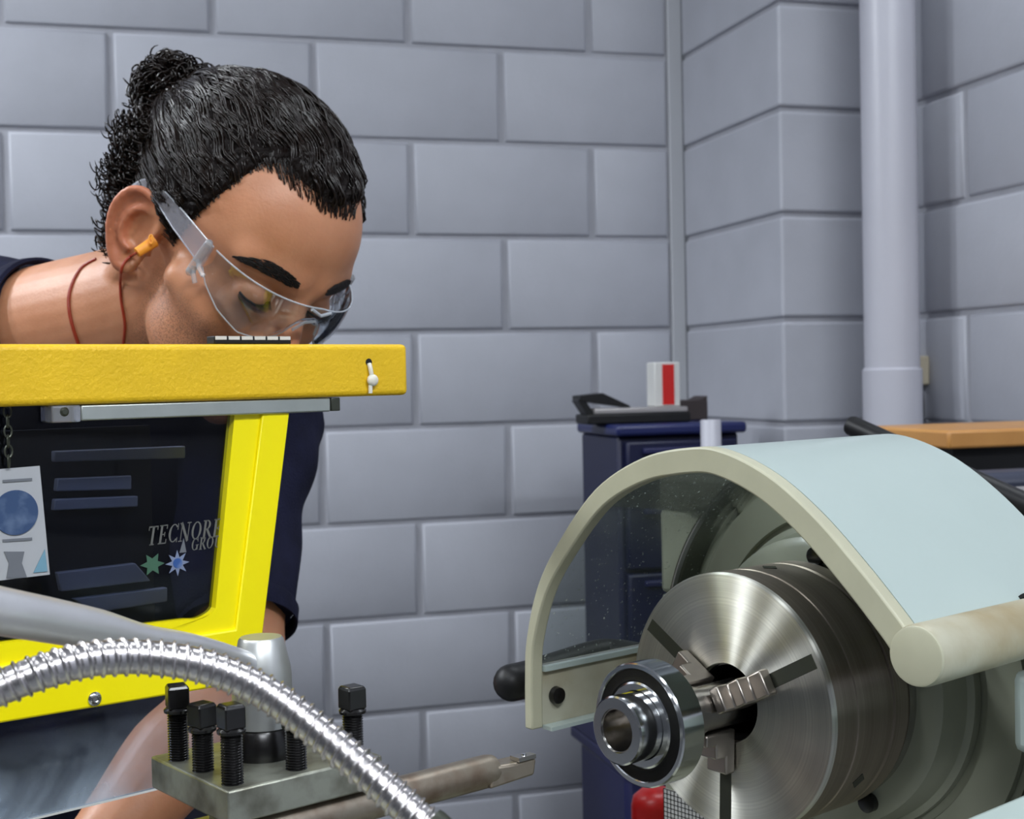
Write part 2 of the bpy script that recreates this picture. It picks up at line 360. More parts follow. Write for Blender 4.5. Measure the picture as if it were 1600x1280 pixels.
# ------------------------------------------------------------------ room shell
D_ = 2.765; FLOOR = -CZ; TOP = CEIL
def block_mesh(w, h=.19, d=.03):
    key = (round(w, 3), round(h, 3)); 
    if key in BLK: return BLK[key]
    b = MB(); q = .006                        # bevelled face pillow
    x0, x1, z0, z1 = -w/2, w/2, -h/2, h/2
    v = [(x0,d,z0),(x1,d,z0),(x1,d,z1),(x0,d,z1),(x0,q,z0),(x1,q,z0),(x1,q,z1),(x0,q,z1),
         (x0+q*.35,q*.3,z0+q*.35),(x1-q*.35,q*.3,z0+q*.35),(x1-q*.35,q*.3,z1-q*.35),(x0+q*.35,q*.3,z1-q*.35),
         (x0+q,0,z0+q),(x1-q,0,z0+q),(x1-q,0,z1-q),(x0+q,0,z1-q)]
    f = [(12,13,14,15)] + [(a+i, a+(i+1)%4, a+4+(i+1)%4, a+4+i) for a in (0,4,8) for i in range(4)] + [(0,3,2,1)]
    me = rawmesh('block', v, f, 60); me.materials.append(M['wall']); BLK[key] = me; return me
BLK = {}
def blocks(parent, base, x_lo, x_hi, off, face, turn, H0=.7, parity=0):
    """one object per masonry block; x runs along the wall, face is its plane, turn = True for a wall running along n"""
    k0 = int(math.floor((H0 - TOP) / .2)); k1 = int(math.ceil((H0 - FLOOR) / .2))
    for k in range(k0, k1):
        zt = min(H0 - .2 * k - .005, TOP); zb = max(H0 - .2 * (k + 1) + .005, FLOOR)
        if zt - zb < .03: continue
        h = zt - zb
        ph = off + (.2 if (k + parity) % 2 else 0)
        i = math.floor((x_lo - ph) / .4)
        x = ph + .4 * i
        while x < x_hi:
            a = max(x + .007, x_lo); c = min(x + .393, x_hi); x += .4
            if c - a < .03: continue
            o = bpy.data.objects.new('block', block_mesh(c - a, h)); COL.objects.link(o); o.parent = parent
            j = RNG.uniform(-.0012, .0012)
            if turn: o.location = Vector(np.array([face + j, (a + c) / 2, (zt + zb) / 2]) - base); o.rotation_euler = (0, 0, -PI / 2)
            else: o.location = Vector(np.array([(a + c) / 2, face + j, (zt + zb) / 2]) - base)
PROUD = .007
wb = MB().box((-3.4, D_ + PROUD, FLOOR), (1.21, D_ + .18, TOP))
wall_back = solo('wall_back', wb, M['mortar'], None, None, 'R', kind='structure', smooth=0)
blocks(wall_back, BASE[wall_back.name], -3.4, 1.172, .794, D_, False, parity=0)
wr = MB().box((1.45 + PROUD, -3.0, FLOOR), (1.63, 2.77, TOP))
wall_right = solo('wall_right', wr, M['mortar'], None, None, 'R', kind='structure', smooth=0)
blocks(wall_right, BASE[wall_right.name], -3.0, 2.30, 2.076 - 2.0, 1.45, True, parity=1)
# pillar: one block per course
pil = MB().box((1.21 + PROUD, 2.31 + PROUD, FLOOR), (1.45, D_, TOP))
pillar = solo('pillar', pil, M['mortar'], None, None, 'R', kind='structure', smooth=0)
k = -6
while True:
    zt = min(.7 - .2 * k - .005, TOP); zb = max(.7 - .2 * (k + 1) + .005, FLOOR); k += 1
    if .7 - .2 * k < FLOOR: break
    if zt - zb < .03: continue
    q = MB().box((1.21, 2.31, zb), (1.449, D_ - .001, zt)); o = part(pillar, 'block', q, M['wall'], bevel=.005, smooth=0)
tr = MB().box((1.176, D_ - .004, FLOOR), (1.2095, D_ + PROUD, TOP))
solo('trim_1', tr, M['plaster'], None, None, 'R', kind='structure', bevel=.003)
fl = MB().box((-3.4, -3.0, FLOOR - .1), (1.63, D_ + .18, FLOOR))
solo('floor', fl, M['floor'], None, None, 'R', kind='structure', smooth=0)
ce = MB().box((-3.4, -3.0, TOP), (1.63, D_ + .18, TOP + .1))
solo('ceiling', ce, M['ceiling'], None, None, 'R', kind='structure', smooth=0)

# unseen ceiling lamps, added and powered to shape the wall and chuck light
LL = ['white tube fixture on the ceiling nearest the middle of the back wall', 'white tube fixture on the ceiling above the curved chuck guard', 'white tube fixture on the ceiling to the left of the camera',
      'white tube fixture on the ceiling nearest the right wall, behind the camera', 'white tube fixture on the ceiling farthest from the back wall', 'white tube fixture on the ceiling at the far left of the room']
for i, (u, n, pw) in enumerate(ADDED_LAMPS):
    t = thing('ceiling_lamp', 'white fluorescent tube fixture fixed to the workshop ceiling', 'lamp', 'R', (u, n, TOP - .06), 'ceiling tube lamps')
    setup(t, LL[i]);part(t, 'housing', MB().box((u - .62, n - .16, TOP - .06), (u + .62, n + .16, TOP)), M['white'], bevel=.005)
    part(t, 'diffuser', MB().box((u - .60, n - .14, TOP - .068), (u + .60, n + .14, TOP - .0605)), M['lamp'])
    ld = bpy.data.lights.new('lamp_light', 'AREA'); ld.shape = 'RECTANGLE'; ld.size = 1.2; ld.size_y = .28; ld.energy = pw; ld.color = (.90, .95, 1)
    lo = bpy.data.objects.new('lamp_light', ld); COL.objects.link(lo); lo.parent = t; lo.location = (0, 0, -.012)

# ------------------------------------------------------------------ background things
pc = (1.345, 2.15)
t = thing('drain_pipe', 'tall pale grey vertical pipe standing in front of the block pillar', 'pipe', 'R', (*pc, FLOOR))
part(t, 'pipe_body', MB().lathe([(FLOOR, .049), (-.005, .049), (TOP, .049)], (*pc, 0), (0, 0, 1), 48), M['pvc'])
part(t, 'pipe_socket', MB().lathe([(-.95, .0495), (-.948, .053), (.0, .053), (.004, .0495)], (*pc, 0), (0, 0, 1), 48), M['pvc'])
for hz in (.95, -.35):
    part(t, 'pipe_clamp', MB().lathe([(hz - .01, .0497), (hz - .01, .0535), (hz + .01, .0535), (hz + .01, .0497)], (*pc, 0), (0, 0, 1), 48).box((pc[0]+.045, pc[1]-.008, hz-.01), (1.4505, pc[1]+.008, hz+.01)), M['grey_metal'])
t = thing('socket_box', 'small beige wall box with dark cables beside the vertical pipe', 'socket', 'R', (1.43, 2.20, -.08))
part(t, 'box_body', MB().box((1.425, 2.19, -.03), (1.4505, 2.235, .025)), M['beige'], bevel=.004)
part(t, 'cable', MB().tube(spline([(1.435, 2.20, -.028), (1.43, 2.19, -.08), (1.437, 2.205, -.13), (1.432, 2.2, -.4), (1.44, 2.2, -1.3)]), .006, 8)
     .tube(spline([(1.437, 2.22, -.028), (1.442, 2.225, -.09), (1.436, 2.215, -.2), (1.442, 2.22, -1.3)]), .005, 8), M['black_plastic'])

# blue tool cabinet with a few things on it
cu0, cu1, cn0, cn1, ct = .842, 1.078, 2.22, 2.43, -.088
t = thing('tool_cabinet', 'dark blue metal tool cabinet standing in the corner by the block wall', 'cabinet', 'R', ((cu0+cu1)/2, (cn0+cn1)/2, FLOOR))
part(t, 'cabinet_body', MB().box((cu0, cn0 + .015, FLOOR + .06), (cu1, cn1, ct - .02)), M['blue_paint'], bevel=.006)
part(t, 'cabinet_top', MB().box((cu0 - .008, cn0 - .006, ct - .02), (cu1 + .008, cn1 + .005, ct)), M['blue_top'], bevel=.006, label='dark blue cabinet top with a raised lip')
zz = ct - .03
for hgt in (.10, .12, .14, .16):
    d = part(t, 'drawer', MB().box((cu0 + .012, cn0 - .002, zz - hgt), (cu1 - .012, cn0 + .016, zz)), M['blue_paint'], bevel=.004)
    part(d, 'drawer_handle', MB().box((cu0 + .04, cn0 - .014, zz - .022), (cu1 - .04, cn0 - .0018, zz - .012)), M['blue_light'], bevel=.002)
    zz -= hgt + .008
dq = part(t, 'door', MB().box((cu0 + .012, cn0 - .002, FLOOR + .08), (cu1 - .012, cn0 + .016, zz)), M['blue_paint'], bevel=.004)
for fx in (cu0 + .03, cu1 - .03):
    for fn in (cn0 + .05, cn1 - .05):
        part(t, 'foot', MB().lathe([(FLOOR, .02), (FLOOR + .062, .018)], (fx, fn, 0), (0, 0, 1), 16), M['black_plastic'])
t = thing('blue_crate', 'low blue plastic crate on the floor stand beside the tool cabinet', 'crate', 'R', (.80, 2.05, FLOOR))
part(t, 'stand', MB().box((.735, 1.94, FLOOR), (.88, 2.16, -.62)), M['blue_light'], bevel=.01)
part(t, 'tray', MB().box((.725, 1.92, -.619), (.89, 2.18, -.60)).box((.725, 1.92, -.60), (.735, 2.18, -.56)).box((.88, 1.92, -.60), (.89, 2.18, -.56)).box((.735, 2.17, -.60), (.88, 2.18, -.56)), M['blue_light'], bevel=.004)
zt = ct + .0005
t = thing('hole_punch', 'black hand punch with a raised lever on the blue cabinet top', 'tool', 'R', (.86, 2.30, zt))
part(t, 'punch_base', MB().box((.80, 2.27, zt), (1.0, 2.34, zt + .018)), M['black_plastic'], bevel=.003)
part(t, 'punch_plate', MB().box((.815, 2.272, zt + .0182), (.995, 2.338, zt + .028)), M['grey_metal'], bevel=.002, label='grey steel plate')
part(t, 'punch_lever', MB().prism([(.79, 2.28, zt + .052), (.833, 2.28, zt + .056), (.885, 2.28, zt + .032), (.885, 2.28, zt + .0285), (.82, 2.28, zt + .038), (.79, 2.28, zt + .044)], 0, 0, (0, .045, 0)), M['black_plastic'])
part(t, 'punch_arm', MB().obox((.802, 2.3, zt + .03), (.004, 0, .005), (0, .018, 0), (-.012, 0, .018)), M['black_plastic'])
t = thing('carton', 'small white carton with a red panel standing on the blue cabinet', 'box', 'R', (.96, 2.30, zt + .0285))
part(t, 'carton_body', MB().box((.936, 2.285, zt + .0285), (.986, 2.325, zt + .110)), M['white'], bevel=.002)
part(t, 'red_panel', MB().box((.951, 2.2835, zt + .032), (.974, 2.2852, zt + .106)), M['red'], label='red printed panel')
solo('dark_box', MB().box((1.006, 2.34, zt), (1.066, 2.40, zt + .038)).prism([(1.05, 2.34, zt+.038), (1.066, 2.34, zt+.038), (1.066, 2.34, zt+.046)], 0, 0, (0, .06, 0)), mat('dark_brown_box', (.035, .025, .025), .6), 'dark brown open box behind the red and white carton', 'box', 'R', bevel=.002)
solo('pipe_stub', MB().lathe([(FLOOR, .0165), (-.077, .0165), (-.075, .0155), (-.075, .0135), (-.15, .0135)], (.9155, 2.0, 0), (0, 0, 1), 28), M['pvc'], 'slim pale grey upright pipe in front of the blue cabinet', 'pipe', 'R')

# wooden bench under the right wall
t = thing('work_bench', 'orange varnished wooden bench top on a dark steel frame by the right wall', 'bench', 'R', (1.2, 1.75, FLOOR))
part(t, 'bench_top', MB().box((1.06, 1.56, -.108), (1.448, 1.78, -.083)), M['wood'], bevel=.004)
part(t, 'bench_apron', MB().box((1.08, 1.58, -.17), (1.44, 1.76, -.1085)), M['black_plastic'], label='dark steel apron rail')
part(t, 'bench_shelf', MB().box((1.08, 1.58, -.29), (1.44, 1.76, -.20)), M['grey_metal'], label='grey drawer box under the bench')
for fx in (1.10, 1.42):
    for fn in (1.6, 1.74):
        part(t, 'leg', MB().box((fx-.018, fn-.018, FLOOR), (fx+.018, fn+.018, -.11)), M['black_plastic'])
# rear pedestal that carries the dark tube, the vice and the silver plate
t = thing('steel_rack', 'dark steel stand carrying stock behind the curved pale guard', 'rack', 'R', (.93, 1.3, FLOOR))
part(t, 'rack_shelf', MB().box((.78, 1.15, -.24), (1.30, 1.46, -.225)), M['dark_metal'])
for fx in (.80, 1.28):
    for fn in (1.17, 1.44):
        part(t, 'leg', MB().box((fx-.015, fn-.015, FLOOR), (fx+.015, fn+.015, -.2405)), M['dark_metal'])
solo('steel_channel', MB().box((.94, 1.22, -.2245), (1.28, 1.30, -.150)).box((.98, 1.2, -.1495), (1.29, 1.32, -.137)), M['grey_metal'], 'grey steel block behind the right end of the guard', 'block', 'R', bevel=.003)
solo('dark_bar', MB().box((.90, 1.36, -.2245), (1.29, 1.43, -.125)), mat('dark_blue_bar', (.03, .035, .06), .45), 'dark slate bar under the edge of the wooden bench', 'bar', 'R', bevel=.012)
tp0, tp1 = P(1328, 664, 1.30), P(1500, 742, 1.22)
_a = MB(); dirn = tp1 - tp0; dirn /= np.linalg.norm(dirn)
_a.lathe([(0, .0085), (0, .0065), (.05, .0065)], tp0, dirn, 24)
_a.lathe([(0, .0085), (.002, .0095), (.16, .0105), (.30, .0105)], tp0, dirn, 24)
tb = thing('rubber_tube', 'black rubber sleeved rod leaning just behind the crest of the guard', 'rod', 'W', P(1420, 705, 1.26))
part(tb, 'sleeve', MB().lathe([(0, .0062), (-.001, .0085), (.002, .0098), (.20, .0105), (.30, .0105), (.30, .006), (.02, .0062)], tp0, dirn, 28, close=True), M['black_plastic'])
part(tb, 'rod_core', MB().lathe([(.02, .0060), (.62, .0060)], tp0, dirn, 16), M['dark_metal'])

# ------------------------------------------------------------------ lathe (headstock, flange, bed)
lat = thing('lathe', 'pale green metalworking lathe headstock behind the spinning chuck', 'lathe', 'L', (.2, 0, FLOOR + .2032))
HF = .12                                                     # headstock front face
part(lat, 'headstock', MB().box((HF, -.36, -.33), (.42, .170, .035)).box((HF, -.02, .0351), (.27, .170, .100)), M['head_paint'], bevel=.004)
part(lat, 'headstock_lid', MB().box((HF - .002, -.015, .1015), (.27, .168, .1255)), M['head_paint'], bevel=.003)
part(lat, 'face_ring', MB().lathe([(HF - .0005, .1545), (HF - .010, .154), (HF - .014, .152), (HF - .012, .149), (HF - .012, .146), (HF - .006, .141), (HF - .0005, .140)], n=128, close=True), M['oily_ring'], label='dark oily ring round the spindle')
part(lat, 'ring_lip', MB().lathe([(HF - .0121, .1505), (HF - .0155, .150), (HF - .0155, .1488), (HF - .0121, .148)], n=128, close=True), M['grey_metal'], label='thin bright edge of the ring')
part(lat, 'face_plate', MB().lathe([(HF - .0005, .134), (HF - .004, .133), (HF - .004, .108), (HF - .0005, .107)], n=96, close=True), M['head_paint'])
part(lat, 'spindle_flange', MB().lathe([(HF - .001, .102), (HF - .008, .102), (HF - .010, .098), (HF - .030, .094), (HF - .034, .088), (HF - .034, .05)], n=96), M['head_paint'])
part(lat, 'spindle_nose', MB().lathe([(HF - .034, .078), (.079, .078)], n=96), M['ground'])
for ang in (-1.02, .2, 1.5, 2.8, 4.0):
    c_, s_ = math.cos(ang), math.sin(ang)
    part(lat, 'cam_bolt', MB().lathe([(HF - .033, .006), (HF - .039, .006), (HF - .0395, .003)], (0, -.083*c_, .083*s_), (1, 0, 0), 20), M['black'])
part(lat, 'oil_hole', MB().lathe([(HF - .0012, .0042), (HF + .0, .0042)], (0, -.113, .008), (1, 0, 0), 20), M['black'])
part(lat, 'scribed_arc', MB().lathe([(HF - .0012, .0452), (HF + .0, .0452), (HF + .0, .0444), (HF - .0012, .0444)], (0, -.155, .023), (1, 0, 0), 64, close=True), M['dark_metal'])
part(lat, 'scribed_arc', MB().lathe([(HF - .0012, .0402), (HF + .0, .0402), (HF + .0, .0395), (HF - .0012, .0395)], (0, -.16, -.085), (1, 0, 0), 64, close=True), M['dark_metal'])
part(lat, 'hinge_bracket', MB().box((.06, -.215, -.012), (HF + .001, -.155, .035)), M['mint'], bevel=.006)
part(lat, 'bed', MB().box((-.95, -.10, -.30), (HF - .001, -.045, -.20)).box((-.95, .045, -.30), (HF - .001, .10, -.20)).box((-.95, -.10, -.36), (HF - .001, .10, -.30)), M['head_paint'], bevel=.003)
part(lat, 'pedestal', MB().box((.05, -.22, FLOOR + .2032), (.42, .16, -.3305)), M['head_paint'], bevel=.01)
part(lat, 'pedestal', MB().box((-.93, -.20, FLOOR + .2032), (-.45, .16, -.3605)), M['head_paint'], bevel=.01)
part(lat, 'carriage', MB().box((-.47, -.16, -.1995), (-.20, .15, -.13)).box((-.47, .101, -.3), (-.20, .16, -.2)), M['tool_steel'], bevel=.004)
part(lat, 'cross_slide', MB().box((-.38, -.10, -.1295), (-.24, .12, -.09)), M['tool_steel'], bevel=.004)
part(lat, 'compound_slide', MB().box((-.42, .0, -.0895), (-.25, .085, -.046)), M['tool_steel'], bevel=.004)
part(lat, 'splash_cover', MB().box((-.09, -.42, -.05), (.42, -.205, -.005)), M['mint'], bevel=.006, label='pale green cover in the bottom right corner')
part(lat, 'cover_post', MB().box((.2, -.40, -.36), (.42, -.361, -.0505)), M['head_paint'])

# chuck
ch = thing('lathe_chuck', 'large steel three-jaw chuck with a turned face beneath the curved guard', 'chuck', 'L', (0, 0, 0))
R = .080
part(ch, 'chuck_plate', MB().lathe([(.006, .024), (.0, .0245), (.0, .0790), (.0015, R), (.004, R), (.004, .024)], n=160, close=True), M['chuck_face'], smooth=25)
part(ch, 'chuck_body', MB().lathe([(.0042, .024), (.0042, .0797), (.022, .0797), (.0225, .0790), (.0245, .0790), (.025, .0797), (.058, .0797), (.0585, .0785), (.0610, .0785), (.0615, .0797), (.075, .0797), (.0785, .0765), (.0785, .024)], n=160, close=True), M['chuck_body'], smooth=25)
part(ch, 'bore_sleeve', MB().lathe([(.005, .0238), (.075, .0238), (.075, .0228), (.005, .0228)], n=64, close=True), M['black'])
for k in range(3):
    an = math.radians(32 + 120 * k)
    er = np.array([0, math.cos(an), math.sin(an)]); et = np.array([0, -math.sin(an), math.cos(an)]); ex = np.array([1., 0, 0])
    def q3(a, r): return ex * a + er * r
    prof = [q3(-.0006, .0145), q3(-.027, .0145), q3(-.027, .022), q3(-.018, .022), q3(-.018, .031), q3(-.009, .031), q3(-.009, .042), q3(-.0006, .042)]
    pj = [p_ - et * .0080 for p_ in prof]
    j = part(ch, 'jaw', MB().prism(pj, 0, 0, et * .016), M['jaw'], bevel=.0012)
    part(ch, 'jaw_slot', MB().obox(er * .052 + ex * .0010, ex * .0012, er * .024, et * .0045), M['dark_metal'])
for k in range(3):
    an = math.radians(92 + 120 * k); er = np.array([0, math.cos(an), math.sin(an)])
    part(ch, 'key_socket', MB().lathe([(.0800, .0058), (.0750, .0058)], (.040, 0, 0), er, 4), M['black'])

# workpiece: stepped shaft + ball bearing pressed on
sh = thing('stepped_shaft', 'stepped steel shaft with a hollow polished end held by the chuck', 'shaft', 'L', (-.095, 0, 0))
part(sh, 'hollow_end', MB().lathe([(-.0950, .0128), (-.0950, .0188), (-.0942, .0198), (-.0700, .0198), (-.0700, .0128)], n=96, close=True), M['polished'], smooth=25)
part(sh, 'bore', MB().lathe([(-.0940, .0127), (-.0700, .0127), (-.0700, .0120), (-.0940, .0120)], n=64, close=True), M['ground'])
part(sh, 'shaft_body', MB().lathe([(-.0698, .0195), (-.0595, .0200), (-.0480, .0200), (-.0475, .0150), (-.0300, .0148), (-.0296, .0138), (.030, .0138)], n=80), M['ground'], smooth=25)
be = thing('ball_bearing', 'large sealed ball bearing with a black seal on the shaft end', 'bearing', 'L', (-.0775, 0, -.036))
part(be, 'outer_ring', MB().lathe([(-.0768, .0325), (-.0775, .0330), (-.0775, .0352), (-.0766, .0360), (-.0604, .0360), (-.0595, .0352), (-.0595, .0325)], n=128, close=True), M['polished'], smooth=25)
part(be, 'seal', MB().lathe([(-.0766, .0252), (-.0770, .0260), (-.0762, .0285), (-.0766, .0315), (-.0764, .0325), (-.0605, .0325), (-.0605, .0252)], n=96, close=True), M['rubber'])
part(be, 'inner_ring', MB().lathe([(-.0768, .0199), (-.0776, .0204), (-.0776, .0240), (-.0768, .0251), (-.0600, .0251), (-.0600, .0199)], n=96, close=True), M['polished'], smooth=25)

# chuck guard
GF = -.050; GB = .135
outl = [(.134, -.032), (.1335, .0), (.131, .028), (.119, .064), (.098, .095), (.062, .132), (.021, .153), (-.018, .1605), (-.044, .159), (-.076, .147), (-.106, .127), (-.134, .102), (-.156, .080), (-.165, .070)]
oc = spline([(0, b, h) for b, h in outl], 6)
def offset(c, d):
    T = np.gradient(c, axis=0); T /= np.linalg.norm(T, axis=1)[:, None]
    Nn = np.stack([T[:, 0] * 0, -T[:, 2], T[:, 1]], 1)       # inward, curve runs from +b over the top to -b
    return c + (-Nn) * -np.asarray(d)[..., None] if np.ndim(d) else c + Nn * d
gd = thing('chuck_guard', 'curved pale green chuck guard with a clear side window', 'guard', 'L', (0, -.03, -.032))
n_ = len(oc); tt = np.linspace(0, 1, n_)
wd = .0075 + .0075 * np.clip((tt - .15) / .35, 0, 1)           # rim widens over the top
inn = oc.copy(); T_ = np.gradient(oc, axis=0); T_ /= np.linalg.norm(T_, axis=1)[:, None]
Nin = np.stack([0 * T_[:, 0], T_[:, 2], -T_[:, 1]], 1)
if ((oc[n_//2] + Nin[n_//2] * .01)[2] > oc[n_//2][2]): Nin = -Nin
inn = oc + Nin * wd[:, None]
ex = np.array([1., 0, 0])
part(gd, 'rim', MB().band(oc + ex * GF, inn + ex * GF, ex * .010), M['mint_edge'], bevel=.0012, label='thick cream front rim')
i_top = int(n_ * .47); i_low = 8
def shell(i0, i1, a0, a1, th=.004, off=.0003):
    A = oc[i0:i1] + Nin[i0:i1] * off; B = oc[i0:i1] + Nin[i0:i1] * (off + th); mb = MB(); nn = len(A)
    v = np.concatenate([A + ex * a0, A + ex * a1, B + ex * a0, B + ex * a1]); f = []
    for i in range(nn - 1):
        f += [(i, i+1, nn+i+1, nn+i), (2*nn+i, 3*nn+i, 3*nn+i+1, 2*nn+i+1), (i, 2*nn+i, 2*nn+i+1, i+1), (nn+i, nn+i+1, 3*nn+i+1, 3*nn+i)]
    f += [(0, nn, 3*nn, 2*nn), (nn-1, 3*nn-1, 4*nn-1, 2*nn-1)]
    return mb.add(v, f)
part(gd, 'cover', shell(i_top, n_, GF + .0102, GB), M['mint'])
part(gd, 'window', shell(i_low, i_top + 1, GF + .0102, GB - .01, .003, .001), M['guard_window'], label='clear oil-speckled side window')
part(gd, 'side_rail', shell(0, i_low + 1, GF + .0102, GB, .006), M['mint_dirty'], label='oil-stained lower rail')
part(gd, 'rail_lip', MB().box((GF + .0102, .1235, .006), (GB, .1275, .0095)).box((GF + .0102, .118, -.0330), (GB, .1275, -.0305)), M['mint'], label='pale raised lip of the rail')
part(gd, 'rail_screw', MB().lathe([(0, .006), (.004, .0055), (.0045, .003)], (GF + .022, .1272, -.012), (0, -1, 0), 20), M['black'])
part(gd, 'hinge_tube', MB().lathe([(GF - .0035, .0145), (GF - .004, .0150), (GF - .002, .0156), (GF + .002, .0156), (.20, .0150)], (0, -.171, .0620), (1, 0, 0), 48), M['mint_dirty'], label='stained hinge tube')
part(gd, 'tube_cap', MB().lathe([(GF - .0060, .0135), (GF - .0055, .0148), (GF - .0036, .0150)], (0, -.171, .0620), (1, 0, 0), 48), M['mint_edge'], label='cream round end cap of the hinge tube')
part(gd, 'collar', MB().lathe([(.062, .0165), (.062, .0185), (.078, .0185), (.078, .0165)], (0, -.171, .0620), (1, 0, 0), 32, close=True), M['black'])
hs = hitb(776, 1066, .165); he = hitb(850, 1075, .150)
part(gd, 'handle', MB().tube(spline([(-.034, .166, -.009), (-.022, .166, -.009), (-.005, .166, -.008), (.045, .166, -.004), (.060, .158, -.004), (.062, .137, -.004)]), .0130, 20)
     .ell((-.034, .166, -.009), (.0130, .0130, .0130)), M['black_plastic'], label='black rounded handle')
part(gd, 'rear_bracket', MB().box((.1352, -.150, .092), (.175, -.112, .103)), M['mint_dirty'], bevel=.002)
part(gd, 'handle_stem', MB().tube([(-.022, .160, -.009), (-.022, .133, -.012)], .006, 14), M['black_plastic'])

# red bin + mesh basket below the chuck
rb = thing('red_bin', 'red rounded plastic bin just below the ball bearing', 'bin', 'W', (*P(1022, 1262, 1.30)[:2], -.60))
c0 = P(1021, 1250, 1.30)
part(rb, 'bin_shell', MB().lathe([(-.60, .024), (c0[2] - .012, .024), (c0[2] - .003, .022), (c0[2] + .004, .014), (c0[2]+.006, .001)], (c0[0] + .004, c0[1] + .02, 0), (0, 0, 1), 32), M['red'])
def hita(x, y, a):
    d = P(x, y, 1.); t = (LO @ _E1 + a) / (d @ _E1); q = d * t - LO; return np.array([q @ _E1, q @ _E2, q[2]])
g0, g1, g2 = hita(1037, 1232, HF - .0015), hita(1110, 1232, HF - .0015), hita(1037, 1330, HF - .0015)
g1[2] = g0[2]; g2[1] = g0[1]
part(lat, 'chart_plate', MB().box((HF - .0015, g1[1], g2[2]), (HF - .0001, g0[1], g0[2])), M['white'], label='white chart plate with a black grid')
wm = MB()
for i in range(14):
    y_ = g0[1] + (g1[1] - g0[1]) * i / 13; wm.box((HF - .0019, y_ - .00022, g2[2]), (HF - .0016, y_ + .00022, g0[2]))
for i in range(15):
    z_ = g0[2] + (g2[2] - g0[2]) * i / 14; wm.box((HF - .0019, g1[1], z_ - .00022), (HF - .0016, g0[1], z_ + .00022))
part(lat, 'grid_line', wm, M['black'], kind='stuff')
solo('floor_stand', MB().box((c0[0] - .05, c0[1] - .06, FLOOR), (c0[0] + .14, c0[1] + .10, -.6005)), M['dark_metal'], 'dark stand on the floor under the red bin', 'stand', 'W', bevel=.004)

# ------------------------------------------------------------------ tool post, bolts, boring bar
tp = thing('tool_post', 'square steel four-way tool post with a tall silver locking cone', 'tool post', 'L', (-.3, .04, -.045))
pa0, pa1, pb0, pb1, pt, pu = -.341, -.256, 0., .080, .018, .002
part(tp, 'top_plate', MB().box((pa0, pb0, pu), (pa1, pb1, pt)), M['plate_top'], bevel=.0012)
part(tp, 'core', MB().box((-.318, .022, -.018), (-.272, .064, pu - .0003)), M['tool_steel'])
part(tp, 'bottom_plate', MB().box((pa0, pb0, -.0455), (pa1, pb1, -.0182)), M['tool_steel'], bevel=.002)
cx, cy = -.298, .043
part(tp, 'cone_collar', MB().lathe([(pt, .0170), (pt + .006, .0170), (pt + .013, .0150), (pt + .015, .0135)], (cx, cy, 0), (0, 0, 1), 48), M['black'])
part(tp, 'locking_cone', MB().lathe([(pt + .0150, .0150), (pt + .040, .0148), (pt + .044, .0143), (pt + .0575, .0112), (pt + .0588, .0102)], (cx, cy, 0), (0, 0, 1), 48), M['cone'])
# lever
lv = [P(405, 1046, .668), P(363, 1031, .645), P(295, 1013, .61), P(223, 1003, .58), P(150, 984, .555), P(70, 968, .53), P(0, 955, .51), P(-150, 925, .475), P(-260, 905, .45)]
lr = [.0062, .0064, .0068, .0076, .0086, .0090, .0092, .0094, .0094]
lw = spline(w2f(lv, 'L'), 6); lrr = np.interp(np.linspace(0, 8, len(lw)), range(9), lr)
part(tp, 'lever', MB().tube(lw, lrr, 28), M['lever'], label='long satin silver lever')
BOLTS = [(-.333, .065, 'black square-head clamp bolt at the far left corner of the tool post plate'),
         (-.333, .039, 'black square-head clamp bolt in the middle of the tool post left edge'),
         (-.333, .010, 'black square-head clamp bolt at the near corner of the tool post plate'),
         (-.299, .010, 'black square-head clamp bolt half hidden behind the ribbed hose'),
         (-.2665, .010, 'black square-head clamp bolt standing to the right of the ribbed hose')]
def bolt(a, b, label, rz, dz=0.):
    t = thing('clamp_bolt', label, 'bolt', 'L', (a, b, pt - .018), 'clamp bolts of the tool post')
    th = []; z = pt - .012; z1 = pt + .0225 + dz
    while z < z1:
        th += [(z, .0044), (z + .0006, .0052), (z + .0012, .0044)]; z += .00128
    z1 -= .003
    part(t, 'thread', MB().lathe([(pt - .0125, .0044)] + th + [(z1 + .001, .0044)], (a, b, 0), (0, 0, 1), 24), M['black'], smooth=20)
    part(t, 'collar', MB().lathe([(z1, .0050), (z1 + .0006, .0066), (z1 + .0020, .0068), (z1 + .0030, .0056)], (a, b, 0), (0, 0, 1), 28), M['black'])
    part(t, 'square_head', MB().lathe([(z1 + .0028, .0073), (z1 + .0125, .0073), (z1 + .0142, .0060)], (a, b, 0), (0, 0, 1), 4, ph=rz), M['black'], bevel=.0007, smooth=20)
for i, (a, b, lb) in enumerate(BOLTS): bolt(a, b, lb, [.5, .95, .75, .3, .8][i], [.0035, -.001, .0035, 0, .001][i])
bb = thing('boring_bar', 'bronzed steel boring bar clamped in the tool post, pointing right', 'tool bar', 'L', (-.25, .012, -.016))
BH = -.0075
part(bb, 'shank', MB().lathe([(-.40, .0088), (-.182, .0088), (-.178, .0080)], (0, .0105, BH), (1, 0, 0), 40), M['bar_steel'])
part(bb, 'tip', MB().prism([(-.186, .0025, BH - .0075), (-.1555, .0020, BH - .006), (-.1535, .0020, BH + .0030), (-.171, .0025, BH + .0032), (-.186, .0025, BH + .0046)], 0, 0, (0, .014, 0)), M['bar_steel'], bevel=.0015)
part(bb, 'carbide_insert', MB().prism([(-.1665, .0017, BH + .0034), (-.1545, .0017, BH + .0034), (-.1545, .0075, BH + .0034), (-.1665, .0095, BH + .0034)], 0, 0, (0, 0, .0022)), M['ground'], label='pale carbide insert on the tip')
